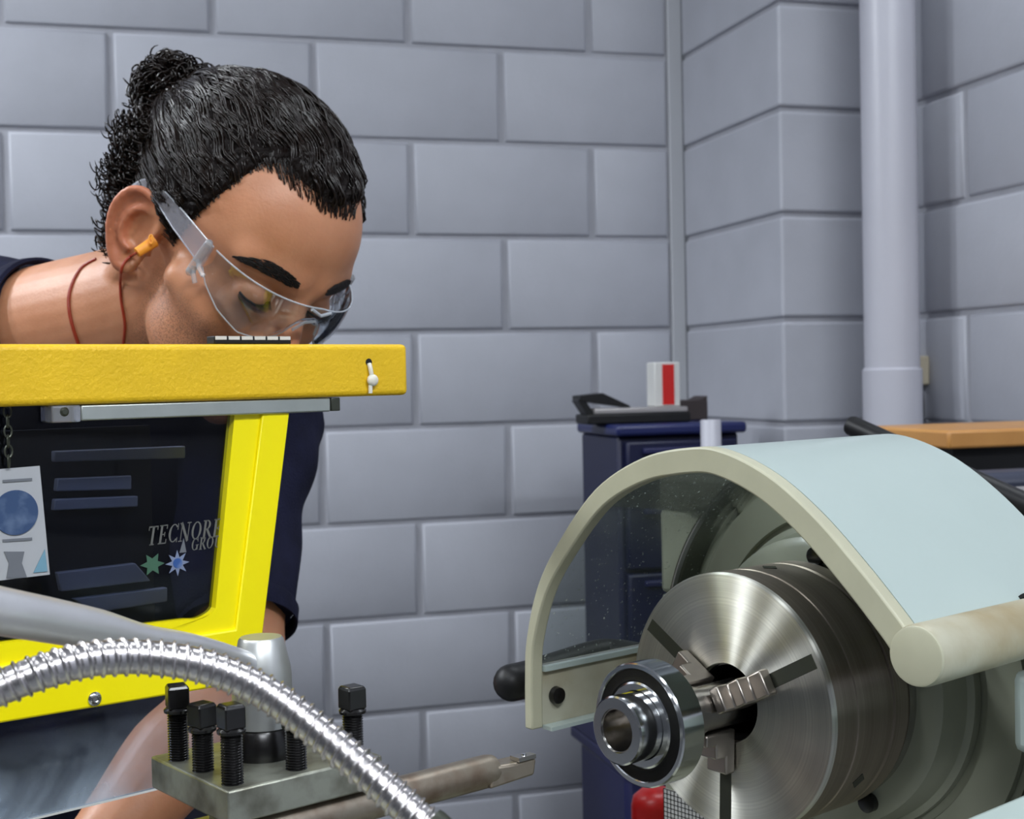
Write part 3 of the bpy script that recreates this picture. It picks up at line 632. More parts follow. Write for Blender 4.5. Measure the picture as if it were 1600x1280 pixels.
part(bb, 'insert_screw', MB().lathe([(BH + .0056, .0014), (BH + .0064, .0012)], (-.1605, .005, 0), (0, 0, 1), 14), M['polished'])

# ------------------------------------------------------------------ ribbed metal hose
hp = [P(-200, 1165, .46), P(-90, 1112, .465), P(0, 1075, .475), P(60, 1052, .48), P(140, 1031, .49), P(220, 1027, .50), P(300, 1037, .505), P(370, 1060, .51), P(430, 1092, .512), P(490, 1137, .51), P(548, 1185, .505), P(600, 1230, .50), P(672, 1297, .495)]
hc = spline(hp, 40); seg = np.linalg.norm(np.diff(hc, axis=0), axis=1); sl = np.r_[0, np.cumsum(seg)]
Lh = sl[-1]; ns = int(Lh / .00033); ss = np.linspace(0, Lh, ns); hc = np.stack([np.interp(ss, sl, hc[:, i]) for i in range(3)], 1)
def hose_mesh(c, ss, pitch=.0046, r0=.0063, amp=.0010, n=44):
    T = np.gradient(c, axis=0); T /= np.linalg.norm(T, axis=1)[:, None]; u = np.cross(T[0], [0, 0, 1.]); u /= np.linalg.norm(u)
    th = np.arange(n) * 2 * PI / n; v = []
    for i in range(len(c)):
        u = u - T[i] * (u @ T[i]); u /= np.linalg.norm(u); w = np.cross(T[i], u)
        phs = (ss[i] / pitch - th / (2 * PI)) % 1
        x = np.abs(phs - .5) * 2
        bead = np.clip(1 - (x / .26) ** 2, 0, 1) ** .5; gr = np.clip(1 - ((x - .46) / .12) ** 2, 0, 1)
        r = r0 + amp * bead - .0007 * gr * (phs > .5)
        v.append(c[i] + r[:, None] * (np.cos(th)[:, None] * u + np.sin(th)[:, None] * w))
    k = len(c); f = [(i*n+q, i*n+(q+1)%n, (i+1)*n+(q+1)%n, (i+1)*n+q) for i in range(k-1) for q in range(n)]
    f += [tuple(range(n))[::-1], tuple((k-1)*n+q for q in range(n))]
    return MB().add(np.concatenate(v), f)
ho = thing('ribbed_hose', 'shiny ribbed metal hose arching in front of the tool post', 'hose', 'W', P(300, 1037, .505))
part(ho, 'corrugated_tube', hose_mesh(hc, ss), M['hose'], smooth=180)
e_ = hc[-1]; ed = hc[-1] - hc[-12]; ed /= np.linalg.norm(ed)
part(ho, 'end_ferrule', MB().lathe([(-.002, .0078), (0, .0082), (.02, .0082), (.03, .0075), (.10, .0075)], e_, ed, 32), M['dark_metal'], label='dark end ferrule')
part(ho, 'end_ferrule', MB().lathe([(0, .0078), (.01, .0082), (.04, .0082)], hc[0], (hc[0] - hc[12]), 32), M['dark_metal'], label='dark end ferrule')

# ------------------------------------------------------------------ yellow machine guard
GBp = .187; FB = .196
yg = thing('machine_guard', 'yellow framed machine guard with a dark screen and a thick top beam', 'guard', 'L', (-.25, .2, FLOOR + .2032))
bt_r = hitb(637, 535, GBp); bb_r = hitb(637, 614, GBp); bl_t = hitb(0, 541, GBp); bl_b = hitb(0, 640, GBp)
ht, hb_ = (bt_r[2] + bl_t[2]) / 2, (bb_r[2] + bl_b[2]) / 2
ar = bt_r[0]
part(yg, 'top_beam', MB().box((-.62, GBp, hb_), (ar, GBp + .034, ht)), M['yellow_beam'], bevel=.0035, seg=4, label='golden yellow top beam')
hl = hitb(576, 566, GBp)
part(yg, 'beam_hole', MB().lathe([(0, .0024), (.0006, .0024)], (hl[0], GBp - .0004, hl[2]), (0, 1, 0), 20), M['black'])
z1 = hitb(578, 592, GBp)
zp = MB().tube(spline([(hl[0], GBp - .0005, hl[2] - .001), (hl[0], GBp - .0018, hl[2] - .004), (z1[0], GBp - .0020, z1[2] + .002)]), .0015, 10).ell((z1[0] + .0005, GBp - .0025, z1[2] - .0010), (.0042, .0026, .0040)).tube([(z1[0] - .001, GBp - .002, z1[2] - .002), (z1[0] - .0012, GBp - .002, z1[2] - .0095)], .0014, 10)
solo('cable_tie', zp, M['white_plastic'], 'white nylon cable tie hanging from the hole in the yellow beam', 'cable tie', 'L')
# rail below the beam
r0_, r1_ = hitb(130, 645, GBp), hitb(535, 630, GBp)
rr = hitb(300, 632, GBp)
rtop = hb_ - .0003; rbot = rtop - .0090
part(yg, 'light_rail', MB().box((r0_[0], GBp + .003, rbot), (r1_[0] - .007, GBp + .022, rtop)), M['alu'], bevel=.001, label='grey aluminium rail under the beam')
part(yg, 'rail_end_cap', MB().box((r1_[0] - .0068, GBp + .0025, rbot + .0003), (r1_[0], GBp + .0225, rtop)), M['dark_metal'], bevel=.0006, label='dark end cap')
part(yg, 'clear_bracket', MB().box((r0_[0] - .017, GBp + .002, rbot - .0006), (r0_[0] - .0003, GBp + .020, rtop)), M['clear_clip'], bevel=.001, label='clear plastic bracket')
part(yg, 'bracket_screw', MB().lathe([(-.0004, .0028), (-.0004, .0012)], (r0_[0] - .010, GBp + .002, (rbot+rtop)/2 + .001), (0, -1, 0), 18).lathe([(0, .0026), (.001, .0015)], (r0_[0] - .010, GBp + .0018, (rbot+rtop)/2+.001), (0, -1, 0), 18), M['dark_metal'])
# frame: outer strip proud of the inner lip
def fp(x, y): q = hitb(x, y, FB); return q
top_h = hb_ - .0005
o_tr, o_br = fp(448, 648), fp(397, 1062); m_tr, m_br = fp(406, 649), fp(364, 982); i_tr, i_br = fp(365, 650), fp(335, 950)
o_bl, m_bl, i_bl = fp(0, 1128), fp(0, 1038), fp(0, 1005)
AL = -.60                                        # left end, out of the picture
def ext(p, r):                                    # extend a bottom line to a = AL
    s_ = (p[2] - r[2]) / (p[0] - r[0]); return np.array([AL, FB, p[2] + s_ * (AL - p[0])])
def up(p): return np.array([p[0] + .012 * (top_h - p[2]) / .1, FB, top_h])
o_L, m_L, i_L = ext(o_bl, o_br), ext(m_bl, m_br), ext(i_bl, fp(225, 973))
def yz(p, b): return np.array([p[0], b, p[2]])
outer = [yz(up(o_tr), FB - .004), yz(o_br, FB - .004), yz(o_L, FB - .004)]
midl = [yz(up(m_tr), FB - .004), yz(m_br, FB - .004), yz(m_L, FB - .004)]
part(yg, 'outer_frame', MB().band(outer, midl, (0, .012, 0)), M['yellow_frame'], bevel=.0012, label='lemon yellow outer frame')
ci = [up(i_tr), i_br]
cor = fp(331, 962)                                # rounded inner corner
arc = spline([i_br, fp(328, 958), fp(311, 967), fp(290, 968)], 6)
inner = [up(i_tr)] + list(np.linspace(up(i_tr), i_br, 6)[1:-1]) + list(arc) + [fp(225, 976), i_bl, i_L]
nI = len(inner)
sA = np.array([p[0] for p in inner])
mid2 = [up(m_tr)] + list(np.linspace(up(m_tr), m_br, 7)[1:-1]) + [m_br]
cnt = nI - len(mid2)
mid2 = mid2 + list(np.linspace(m_br, m_bl, cnt)[1:]) + [m_L]
part(yg, 'inner_lip', MB().band([yz(p, FB - .0015) for p in mid2], [yz(p, FB - .0015) for p in inner], (0, .009, 0)), M['yellow_frame'], label='lemon yellow inner lip', smooth=20)
part(yg, 'left_post', MB().box((AL - .03, FB - .004, -.05), (AL, FB + .012, top_h)), M['yellow_frame'], bevel=.001)
part(yg, 'support_post', MB().box((AL - .03, FB + .0121, FLOOR + .2032), (AL + .03, FB + .045, top_h + .02)), M['yellow_frame'], bevel=.003)
gp = [yz(up(m_tr) - [.004, 0, 0], FB + .004), yz(m_br - [.004, 0, -.004], FB + .004), yz(m_L + [0, 0, .004], FB + .004), np.array([AL, FB + .004, top_h])]
part(yg, 'dark_screen', MB().prism(gp, 0, 0, (0, .003, 0)), M['dark_glass'], label='dark tinted screen')
lp0, lp1 = fp(80, 1280), fp(395, 1203)
sl_ = (lp1[2] - lp0[2]) / (lp1[0] - lp0[0]); lpl = np.array([AL, FB, lp0[2] + sl_ * (AL - lp0[0])])
PB = FB + .0092
lo_poly = [yz(o_br + [.001, 0, .006], PB), yz(lp1, PB), yz(lpl, PB), yz(o_L + [0, 0, .006], PB)]
_lb = (lo_poly[0][2] + lo_poly[3][2]) / 2
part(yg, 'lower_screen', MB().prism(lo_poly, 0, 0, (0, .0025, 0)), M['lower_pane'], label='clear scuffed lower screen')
part(yg, 'screen_edge', MB().band([yz(lp1, PB - .0003), yz(lpl, PB - .0003)], [yz(lp1 - [0, 0, .0012], PB - .0003), yz(lpl - [0, 0, .0012], PB - .0003)], (0, .003, 0)), M['white'], label='bright cut edge of the lower screen')
sc = fp(143, 1090)
part(yg, 'frame_screw', MB().lathe([(0, .0040), (.0010, .0040), (.0020, .0030), (.0022, .0018), (.0012, .0016)], (sc[0], FB - .0041, sc[2]), (0, -1, 0), 28), M['polished'])
# black segmented strip on the beam
s0, s1 = hitb(330, 535, GBp + .012), hitb(450, 535, GBp + .012)
ss_ = thing('segmented_strip', 'short black strip with white segments lying on the yellow beam', 'strip', 'L', ((s0[0]+s1[0])/2, GBp + .012, ht))
part(ss_, 'strip_base', MB().box((s0[0], GBp + .008, ht + .0003), (s1[0], GBp + .018, ht + .0052)), M['black_plastic'], bevel=.0006)
w_ = (s1[0] - s0[0]) / 6
for i in range(6):
    part(ss_, 'segment', MB().obox((s0[0] + w_ * (i + .5), GBp + .0079, ht + .0040), (w_ * .42, 0, 0), (0, .0003, 0), (0, 0, .0011)), M['print_white'], label='white segment' if i == 0 else None)
# lettering on the screen
TB = FB + .0036
def glyph(ch):
    b, t = .17, .055                         # thick and thin strokes
    def st(x0, y0, x1, y1, w):
        d = np.array([x1 - x0, y1 - y0]); d /= np.linalg.norm(d); n = np.array([-d[1], d[0]]) * w / 2
        return [(x0 + n[0], y0 + n[1]), (x0 - n[0], y0 - n[1]), (x1 - n[0], y1 - n[1]), (x1 + n[0], y1 + n[1])]
    def rc(x0, y0, x1, y1): return [(x0, y0), (x1, y0), (x1, y1), (x0, y1)]
    def arc(cx, cy, rx, ry, a0, a1):
        q = []; N_ = 14
        for i in range(N_):
            a, c = [math.radians(a0 + (a1 - a0) * k / N_) for k in (i, i + 1)]
            f = lambda a_, s_: (cx + (rx + s_ * (t / 2 + (b - t) / 2 * abs(math.cos(a_)))) * math.cos(a_), cy + (ry + s_ * t / 2) * math.sin(a_))
            q.append([f(a, -1), f(a, 1), f(c, 1), f(c, -1)])
        return q
    stem = lambda x: [rc(x - b/2, 0, x + b/2, 1), rc(x - .17, 0, x + .17, t), rc(x - .17, 1 - t, x + .17, 1)]
    return {'T': (.8, stem(.38) + [rc(0, 1 - t*1.3, .76, 1), rc(0, .78, t, 1), rc(.76 - t, .78, .76, 1)]),
     'E': (.76, stem(.2) + [rc(.1, 0, .68, t), rc(.1, 1 - t, .66, 1), rc(.2, .47, .52, .47 + t), rc(.68 - t, 0, .68, .24), rc(.66 - t, .78, .66, 1), rc(.52 - t, .38, .52, .62)]),
     'C': (.82, arc(.42, .5, .33, .46, 42, 318) + [rc(.70, .66, .70 + t, 1), rc(.70, .0, .70 + t, .26)]),
     'N': (.95, [rc(.14, 0, .14 + t, 1), rc(0, 0, .30, t), st(.12, 1, .76, 0, b), rc(.74, 0, .74 + t, 1), rc(.6, 1 - t, .92, 1), rc(0, 1 - t, .2, 1)]),
     'O': (.88, arc(.43, .5, .33, .46, 0, 360)), 'G': (.88, arc(.42, .5, .33, .46, 42, 320) + [rc(.60, .05, .60 + b, .46), rc(.52, .46 - t, .86, .46), rc(.70, .68, .70 + t, 1)]),
     'R': (.84, stem(.2) + arc(.34, .74, .24, .235, -90, 90) + [rc(.2, 1 - t, .36, 1), rc(.2, .48, .36, .48 + t), st(.40, .5, .78, .0, b * .9), rc(.66, 0, .88, t)]),
     'U': (.9, [rc(.15, .28, .15 + b, 1), rc(.05, 1 - t, .42, 1), rc(.72, .28, .72 + t, 1), rc(.6, 1 - t, .9, 1)] + arc(.49, .30, .27, .27, 180, 360)),
     'P': (.74, stem(.2) + arc(.34, .72, .24, .255, -90, 90) + [rc(.2, 1 - t, .36, 1), rc(.2, .44, .36, .44 + t)])}[ch]
def text_mb(body, p, size, shear=.25, rot=0., b=.0, squash=1.):
    mb = MB(); x = 0; c, s_ = math.cos(rot), math.sin(rot)
    for ch_ in body:
        w, polys = glyph(ch_)
        for pl_ in polys:
            v = []
            for (gx, gy) in pl_:
                X = ((x + gx) * squash + gy * shear) * size; Y = gy * size; v.append((p[0] + X * c - Y * s_, b, p[2] + X * s_ + Y * c))
            mb.prism(v, 0, 0, (0, -.0003, 0))
        x += w + .06
    return mb
tq = hitb(229, 853, TB)
LT = thing  # lettering parts sit on the screen
M['serif'] = mat('pale_lettering', (.13, .13, .12), .5)
part(yg, 'lettering', text_mb('TECNORE', tq, .0112, .2, .02, TB, .70), M['serif'], label='pale printed word TECNORE on the dark screen')
tq = hitb(298, 861, TB)
part(yg, 'lettering', text_mb('GROUP', tq, .0075, .2, .02, TB, .72), M['serif'], label='pale printed word GROUP, cut off by the frame')
st = hitb(277, 880, TB)
poly = []
for i in range(16):
    a = i * PI / 8; r = .0078 if i % 2 == 0 else .0036
    poly.append((st[0] + r * math.cos(a), TB, st[2] + r * math.sin(a)))
part(yg, 'star_emblem', MB().prism(poly, 0, 0, (0, -.0004, 0)), mat('star_print', (.20, .24, .36), .5), label='pale eight-pointed star emblem')
part(yg, 'star_centre', MB().lathe([(0, .0030), (.0008, .0030)], (st[0], TB, st[2]), (0, -1, 0), 20), M['emblem_blue'], label='blue centre of the star')
part(yg, 'star_ray', MB().prism([(st[0] + .0015, TB, st[2] + .006), (st[0] + .0060, TB, st[2] + .006), (st[0] + .0045, TB, st[2] + .0145)], 0, 0, (0, -.0003, 0)), M['print_grey'])
lf_ = hitb(238, 882, TB); pg = []
for i in range(12):
    a = i * PI / 6; r = .0070 if i % 2 == 0 else .0035
    pg.append((lf_[0] + r * math.cos(a) * 1.1, TB, lf_[2] + r * math.sin(a)))
part(yg, 'leaf_emblem', MB().prism(pg, 0, 0, (0, -.0004, 0)), M['print_green'], label='small green leaf emblem')

# white card with a blue disc behind the screen
CB = FB + .0025
ca = [hitb(-22, 735, CB), hitb(62, 728, CB), hitb(78, 898, CB), hitb(-5, 908, CB)]
cd_ = thing('hanging_card', 'white card with a blue disc hanging behind the dark screen', 'card', 'L', ca[3])
part(cd_, 'card_sheet', MB().prism(ca, 0, 0, (0, .0008, 0)), mat('glossy_card', (.42, .43, .45), .3))
dc = hitb(24, 801, CB)
part(cd_, 'blue_disc', MB().lathe([(.0002, .0125), (.0008, .0125)], (dc[0], CB, dc[2]), (0, -1, 0), 40), mat('card_blue', (.035, .07, .16), .3, nscale=80, col2=(.16, .22, .34), thr=(.5, .85)), label='blue printed disc')
part(cd_, 'grey_figure', MB().prism([hitb(6, 862, CB - .0004), hitb(38, 862, CB - .0004), hitb(34, 880, CB - .0004), hitb(42, 902, CB - .0004), hitb(10, 904, CB - .0004), hitb(14, 880, CB - .0004)], 0, 0, (0, -.0003, 0)), M['print_grey'], label='grey printed figure')
part(cd_, 'cyan_corner', MB().prism([hitb(52, 895, CB - .0004), hitb(70, 858, CB - .0004), hitb(74, 893, CB - .0004)], 0, 0, (0, -.0003, 0)), M['print_cyan'], label='pale cyan printed corner')
for yy_ in (750, 843):
    part(cd_, 'text_line', MB().prism([hitb(4, yy_, CB - .0004), hitb(50, yy_ - 3, CB - .0004), hitb(50, yy_ + 1, CB - .0004), hitb(4, yy_ + 4, CB - .0004)], 0, 0, (0, -.0003, 0)), M['print_grey'])
ck = hitb(12, 732, CB + .0004)
cmb = MB()
for i in range(9):
    z0_ = ck[2] + .004 + i * .0055; aa = np.linspace(0, 2*PI, 13)[:-1]
    ring = [(ck[0] + .0022 * math.cos(x) * (1 if i % 2 else .4), ck[1] - .002 + .0014 * math.cos(x) * (.2 if i % 2 else 1), z0_ + .0034 * math.sin(x)) for x in aa]
    cmb.tube(ring + [ring[0]], .0006, 6)
part(cd_, 'chain', cmb, M['dark_metal'], label='short steel chain')

# made-up grey slats on a dark board, standing in for reflections in the screen
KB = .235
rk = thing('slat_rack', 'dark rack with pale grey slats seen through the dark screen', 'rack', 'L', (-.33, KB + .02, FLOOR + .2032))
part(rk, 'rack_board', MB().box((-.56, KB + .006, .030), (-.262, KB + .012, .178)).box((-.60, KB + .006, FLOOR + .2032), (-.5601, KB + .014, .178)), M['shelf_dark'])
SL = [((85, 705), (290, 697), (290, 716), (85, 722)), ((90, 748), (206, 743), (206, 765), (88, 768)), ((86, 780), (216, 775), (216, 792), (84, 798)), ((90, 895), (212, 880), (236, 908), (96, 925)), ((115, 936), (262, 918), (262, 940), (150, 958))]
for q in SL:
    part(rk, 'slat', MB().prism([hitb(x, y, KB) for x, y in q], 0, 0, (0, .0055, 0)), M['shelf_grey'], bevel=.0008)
tc_ = thing('tool_chest', 'dark steel tool chest with drawers behind the person, seen through the screens', 'chest', 'W', (-.88, 2.0, FLOOR))
part(tc_, 'chest_body', MB().box((-1.30, 1.86, FLOOR), (-.45, 2.2, -.055)), M['shelf_dark'], bevel=.006)
zz = -.07
for k in range(9):
    for x0_, x1_ in ((-1.29, -.88), (-.87, -.46)):
        d = part(tc_, 'drawer', MB().box((x0_, 1.845, zz - .125), (x1_, 1.8595, zz)), M['slate'], bevel=.004)
        part(d, 'drawer_handle', MB().box((x0_ + .03, 1.83, zz - .030), (x1_ - .03, 1.8449, zz - .018)), M['grey_metal'], bevel=.002)
    zz -= .136
#PERSON
# ------------------------------------------------------------------ person
HR = np.array([[.554, .601, .576], [-.521, .79, -.324], [-.649, -.121, .751]]); _U, _s, _V = np.linalg.svd(HR); HR = _U @ _V
HT = np.array([-.2381, 1.1155, .0996])
def H(p): return HT + np.asarray(p, float) @ HR.T            # head frame (x forward, y his left, z up) -> camera-origin coords
def Hi(p): return (np.asarray(p, float) - HT) @ HR
def s_ell(p, c, r):
    q = (p - np.array(c)) / np.array(r); k = np.linalg.norm(q, axis=-1); q2 = (p - np.array(c)) / np.array(r) ** 2
    return k * (k - 1) / np.maximum(np.linalg.norm(q2, axis=-1), 1e-9)
def s_cap(p, a, b, ra, rb):
    a = np.array(a, float); b = np.array(b, float); ab = b - a; t = np.clip(((p - a) @ ab) / (ab @ ab), 0, 1)
    return np.linalg.norm(p - a - t[..., None] * ab, axis=-1) - (ra + (rb - ra) * t)
def smin(a, b, k): h = np.clip(.5 + .5 * (b - a) / k, 0, 1); return b * (1 - h) + a * h - k * h * (1 - h)
def smax(a, b, k): return -smin(-a, -b, k)
def sdf(p):
    p = p.copy(); p[..., 1] = np.abs(p[..., 1])
    d = s_ell(p, (-.018, 0, .058), (.109, .080, .090))
    d = smin(d, s_ell(p, (.035, 0, .062), (.060, .064, .058)), .02)
    d = smin(d, s_ell(p, (.042, 0, -.012), (.052, .058, .078)), .02)
    d = smin(d, s_ell(p, (.032, 0, -.050), (.052, .054, .038)), .02)
    d = smin(d, s_cap(p, (.082, 0, -.080), (.076, .012, -.078), .02, .018), .02)
    d = smin(d, s_cap(p, (.088, .010, .047), (.072, .046, .051), .0125, .0100), .012)
    d = smin(d, s_cap(p, (.068, .043, -.004), (.035, .064, -.002), .017, .010), .02)
    d = smax(d, -s_ell(p, (.106, .031, .026), (.024, .019, .014)), .010)
    d = smin(d, s_cap(p, (.0800, .033, .024), (.079, .036, .0235), .0135, .0125), .004)
    d = smin(d, s_cap(p, (.093, 0, .036), (.114, 0, -.006), .0080, .0105), .009)
    d = smin(d, s_cap(p, (.104, .013, -.012), (.100, .014, -.014), .0085, .008), .006)
    d = smin(d, s_cap(p, (.098, 0, -.036), (.088, .02, -.04), .0075, .005), .006)
    d = smin(d, s_cap(p, (.096, 0, -.049), (.088, .017, -.046), .008, .005), .006)
    d = smin(d, s_cap(p, (-.09, 0, .03), (-.05, 0, -.05), .03, .045), .03)
    return d
C0 = np.array([.01, 0, .02])
def surf(d, off=0., n=26):
    lo = np.full(d.shape[:-1], .03); hi = np.full(d.shape[:-1], .19)
    for _ in range(n):
        m_ = (lo + hi) / 2; s_ = sdf(C0 + d * m_[..., None]) < off; lo = np.where(s_, m_, lo); hi = np.where(s_, hi, m_)
    return lo
def dirv(az, el): return np.stack([np.cos(el) * np.cos(az), np.cos(el) * np.sin(az), np.sin(el)], -1)
def star(off, azn, eln, fn=None):
    az = np.arange(azn) * 2 * PI / azn; el = np.linspace(-PI/2, PI/2, eln + 2)[1:-1]
    A, E_ = np.meshgrid(az, el); D = dirv(A, E_); Rr = surf(D); 
    if fn is not None: Rr = Rr + fn(A, E_, D)
    else: Rr = Rr + off
    V = (C0 + D * Rr[..., None]).reshape(-1, 3); f = [(i*azn+q, i*azn+(q+1)%azn, (i+1)*azn+(q+1)%azn, (i+1)*azn+q) for i in range(eln-1) for q in range(azn)]
    V = np.vstack([V, V[:azn].mean(0), V[-azn:].mean(0)]); b = azn * eln
    f += [(b, (q+1)%azn, q) for q in range(azn)] + [(b+1, (eln-1)*azn+q, (eln-1)*azn+(q+1)%azn) for q in range(azn)]
    return V, f
def remesh(mb, vox, smooth=2):
    me = rawmesh('tmp', np.concatenate(mb.v), mb.f, 0); ob = bpy.data.objects.new('tmp', me); COL.objects.link(ob)
    r = ob.modifiers.new('r', 'REMESH'); r.mode = 'VOXEL'; r.voxel_size = vox; r.use_smooth_shade = True
    if smooth:
        q = ob.modifiers.new('s', 'SMOOTH'); q.factor = .5; q.iterations = smooth
    dg = bpy.context.evaluated_depsgraph_get(); dg.update()
    nm = bpy.data.meshes.new_from_object(ob.evaluated_get(dg)); bpy.data.objects.remove(ob); return nm
def coords(me):
    a = np.empty(len(me.vertices) * 3, 'f'); me.vertices.foreach_get('co', a); return a.reshape(-1, 3).astype(float)
def setco(me, v): me.vertices.foreach_set('co', np.asarray(v, 'f').ravel()); me.update()
def attr(me, name, val):
    a = me.attributes.new(name, 'FLOAT', 'POINT'); a.data.foreach_set('value', np.asarray(val, 'f'))
def chain(mb, pts, rad, n=24, ends=True):
    c = spline(pts, 6); r = np.interp(np.linspace(0, len(pts) - 1, len(c)), range(len(pts)), rad); mb.tube(c, r, n)
    if ends:
        mb.ell(c[0], (r[0],) * 3, 16); mb.ell(c[-1], (r[-1],) * 3, 16)
    return mb
def meshchild(parent, name, me, mat_, label=None):
    o = bpy.data.objects.new(name, me); COL.objects.link(o); o.parent = parent; me.materials.append(mat_); setup(o, label); BASE[o.name] = BASE[parent.name]; return o

PELV = np.array([-.44, 1.52, -.42])
PBASE = np.array([-.44, 1.50, FLOOR])
person = thing('person', 'person with dark hair in a bun and clear safety glasses bending over the yellow guard', 'person', 'W', PBASE)
body = MB()
V, f = star(0., 300, 220); body.add(H(V), f)
# ears
for sd in (-1, 1):
    def E_(x, y, z): return H((x, sd * y, z))
    # ear plane: backwards-tilted, flared from the skull
    def ep(u, v, w): return E_(-.014 + u, .0765 + w - u * .42, .002 + v)         # u forward, v up, w outward
    hx = [(.012, .006, .001), (.013, .020, .003), (.006, .031, .006), (-.006, .034, .008), (-.016, .028, .009), (-.0205, .014, .010), (-.0195, -.002, .009), (-.015, -.015, .007), (-.009, -.025, .005), (-.001, -.031, .003), (.006, -.030, .001), (.009, -.022, 0.)]
    body.tube(spline([ep(*q) for q in hx], 6), np.interp(np.linspace(0, 11, 67), range(12), [.0028, .0032, .0034, .0034, .0034, .0034, .0033, .0034, .0042, .0052, .0048, .003]), 12)
    ah = [(.004, .022, .002), (-.005, .020, .005), (-.0105, .010, .006), (-.0105, -.002, .006), (-.006, -.012, .005), (.003, -.0145, .004)]
    body.tube(spline([ep(*q) for q in ah], 6), .0030, 10)
    tg = [(.013, -.002, .001), (.012, -.009, .0015)]
    body.tube([ep(.014, .003, .0), ep(.0115, -.004, .002), (ep(.013, -.011, .0))], .0042, 10)
    # back plate
    pl = [ep(*q) for q in hx]; cpt = ep(-.004, .002, -.001)
    ring = np.array(spline(pl, 3)); k_ = len(ring); outw = (E_(0, 1, 0) - E_(0, 0, 0)) * 1.0
    vv = [cpt - outw * .001] + list(ring) + [cpt - outw * .007] + list(ring * .985 + cpt * .015 - outw * .006)
    ff = []
    for i in range(k_):
        j = (i + 1) % k_; ff += [(0, 1+i, 1+j), (k_+1, k_+2+j, k_+2+i), (1+i, k_+2+i, k_+2+j, 1+j)]
    body.add(vv, ff)
    body.ell(ep(-.003, -.024, .0015), (.007, .004, .008), 14)
# neck
chain(body, [H((-.02, 0, .0)), H((-.032, .004, -.062)), P(95, 512, 1.225), P(30, 530, 1.25), P(-70, 570, 1.32)], [.058, .059, .060, .063, .062], 32)
body.tube(spline([H((-.03, -.052, -.03)), P(165, 470, 1.165), P(115, 530, 1.18), P(95, 545, 1.215)], 6), .016, 14)      # neck muscle
SHL, SHR = P(400, 648, 1.265), P(-250, 620, 1.33)
ELL, WRL, HDL = P(378, 1052, 1.13), P(150, 1330, 1.0), P(95, 1410, .965)
chain(body, [P(-100, 605, 1.35), P(40, 660, 1.36), P(220, 665, 1.32), SHL], [.075, .058, .05, .048])
chain(body, [P(-60, 600, 1.33), SHR], [.085, .052])
chain(body, [P(20, 660, 1.34), P(10, 820, 1.42), PELV + [0, 0, .1], PELV], [.10, .115, .105, .12])
chain(body, [SHL, P(376, 830, 1.20), P(372, 968, 1.15), ELL], [.050, .045, .040, .037])
chain(body, [ELL, P(333, 1132, 1.09), P(268, 1190, 1.06), P(202, 1272, 1.025), WRL], [.037, .043, .040, .033, .027])
ER, WRR = SHR + [-.03, -.10, -.27], SHR + [.08, -.33, -.36]
chain(body, [SHR, (SHR + ER) / 2, ER], [.052, .048, .038]); chain(body, [ER, ER * .7 + WRR * .3, WRR], [.038, .042, .027])
def hand(wr, dirv_, side, up_):
    d = dirv_ / np.linalg.norm(dirv_); s_ = np.cross(d, up_); s_ /= np.linalg.norm(s_); u = np.cross(s_, d)
    R_ = np.stack([d, s_, u], 1); body.ell(wr + d * .05, (.052, .042, .017), 20, R_)
    for i, L_ in enumerate([.070, .078, .073, .058]):
        o = wr + d * (.085 - abs(i - 1.3) * .004) + s_ * side * (.031 - i * .0205)
        p1 = o + d * L_ * .42 - u * .012; p2 = p1 + d * L_ * .10 - u * L_ * .42; p3 = p2 - d * L_ * .28 - u * L_ * .12
        body.tube(spline([wr + d * .06 + s_ * side * (.022 - i * .015), o, p1, p2, p3], 4), [.0098]*8 + [.0092]*4 + [.0086]*4 + [.0076], 12); body.ell(p3, (.0078,)*3, 10)
    t0 = wr + d * .030 + s_ * side * .030; t1 = t0 + d * .022 + s_ * side * .028 - u * .010; t2 = t1 + d * .028 + s_ * side * .004 - u * .016; t3 = t2 + d * .020 - s_ * side * .012 - u * .010
    body.tube(spline([wr + d * .015 + s_ * side * .012, t0, t1, t2, t3], 4), [.0135]*6 + [.011]*6 + [.0095]*4 + [.0085], 12); body.ell(t3, (.0088,)*3, 10)
hand(WRL, HDL - WRL, 1, np.array([.2, -.2, 1.])); hand(WRR, np.array([.25, -1., -.15]), -1, np.array([0, 0, 1.]))
# legs
FTL, FTR = np.array([-.33, 1.50, FLOOR]), np.array([-.60, 1.55, FLOOR])
for ft, sg in ((FTL, 1), (FTR, -1)):
    hip = PELV + [sg * .09, 0, -.03]; kn = (hip + ft) / 2 + [0, -.02, .03]
    chain(body, [hip, hip * .5 + kn * .5, kn, kn * .5 + (ft + [0, 0, .09]) * .5, ft + [0, .0, .085]], [.088, .075, .056, .055, .040])
    body.ell(ft + [0, -.05, .045], (.042, .11, .035), 16)
bm_ = remesh(body, .0023, 3)
bv = coords(bm_); hp_ = Hi(bv)
def sst(a, b, x): t = np.clip((x - a) / (b - a), 0, 1); return t * t * (3 - 2 * t)
inhead = (np.linalg.norm(hp_, axis=1) < .17)
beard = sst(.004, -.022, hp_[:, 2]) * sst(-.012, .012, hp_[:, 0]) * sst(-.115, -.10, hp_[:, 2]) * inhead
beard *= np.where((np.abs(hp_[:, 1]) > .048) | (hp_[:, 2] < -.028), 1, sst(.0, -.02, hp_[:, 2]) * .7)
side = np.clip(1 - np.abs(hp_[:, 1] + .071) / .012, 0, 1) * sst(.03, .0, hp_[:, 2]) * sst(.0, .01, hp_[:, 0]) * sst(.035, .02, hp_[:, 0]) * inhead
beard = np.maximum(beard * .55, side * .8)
ear_ = inhead * sst(.079, .083, np.abs(hp_[:, 1])) * (np.abs(hp_[:, 2]) < .045) * (hp_[:, 0] < .01) * .55
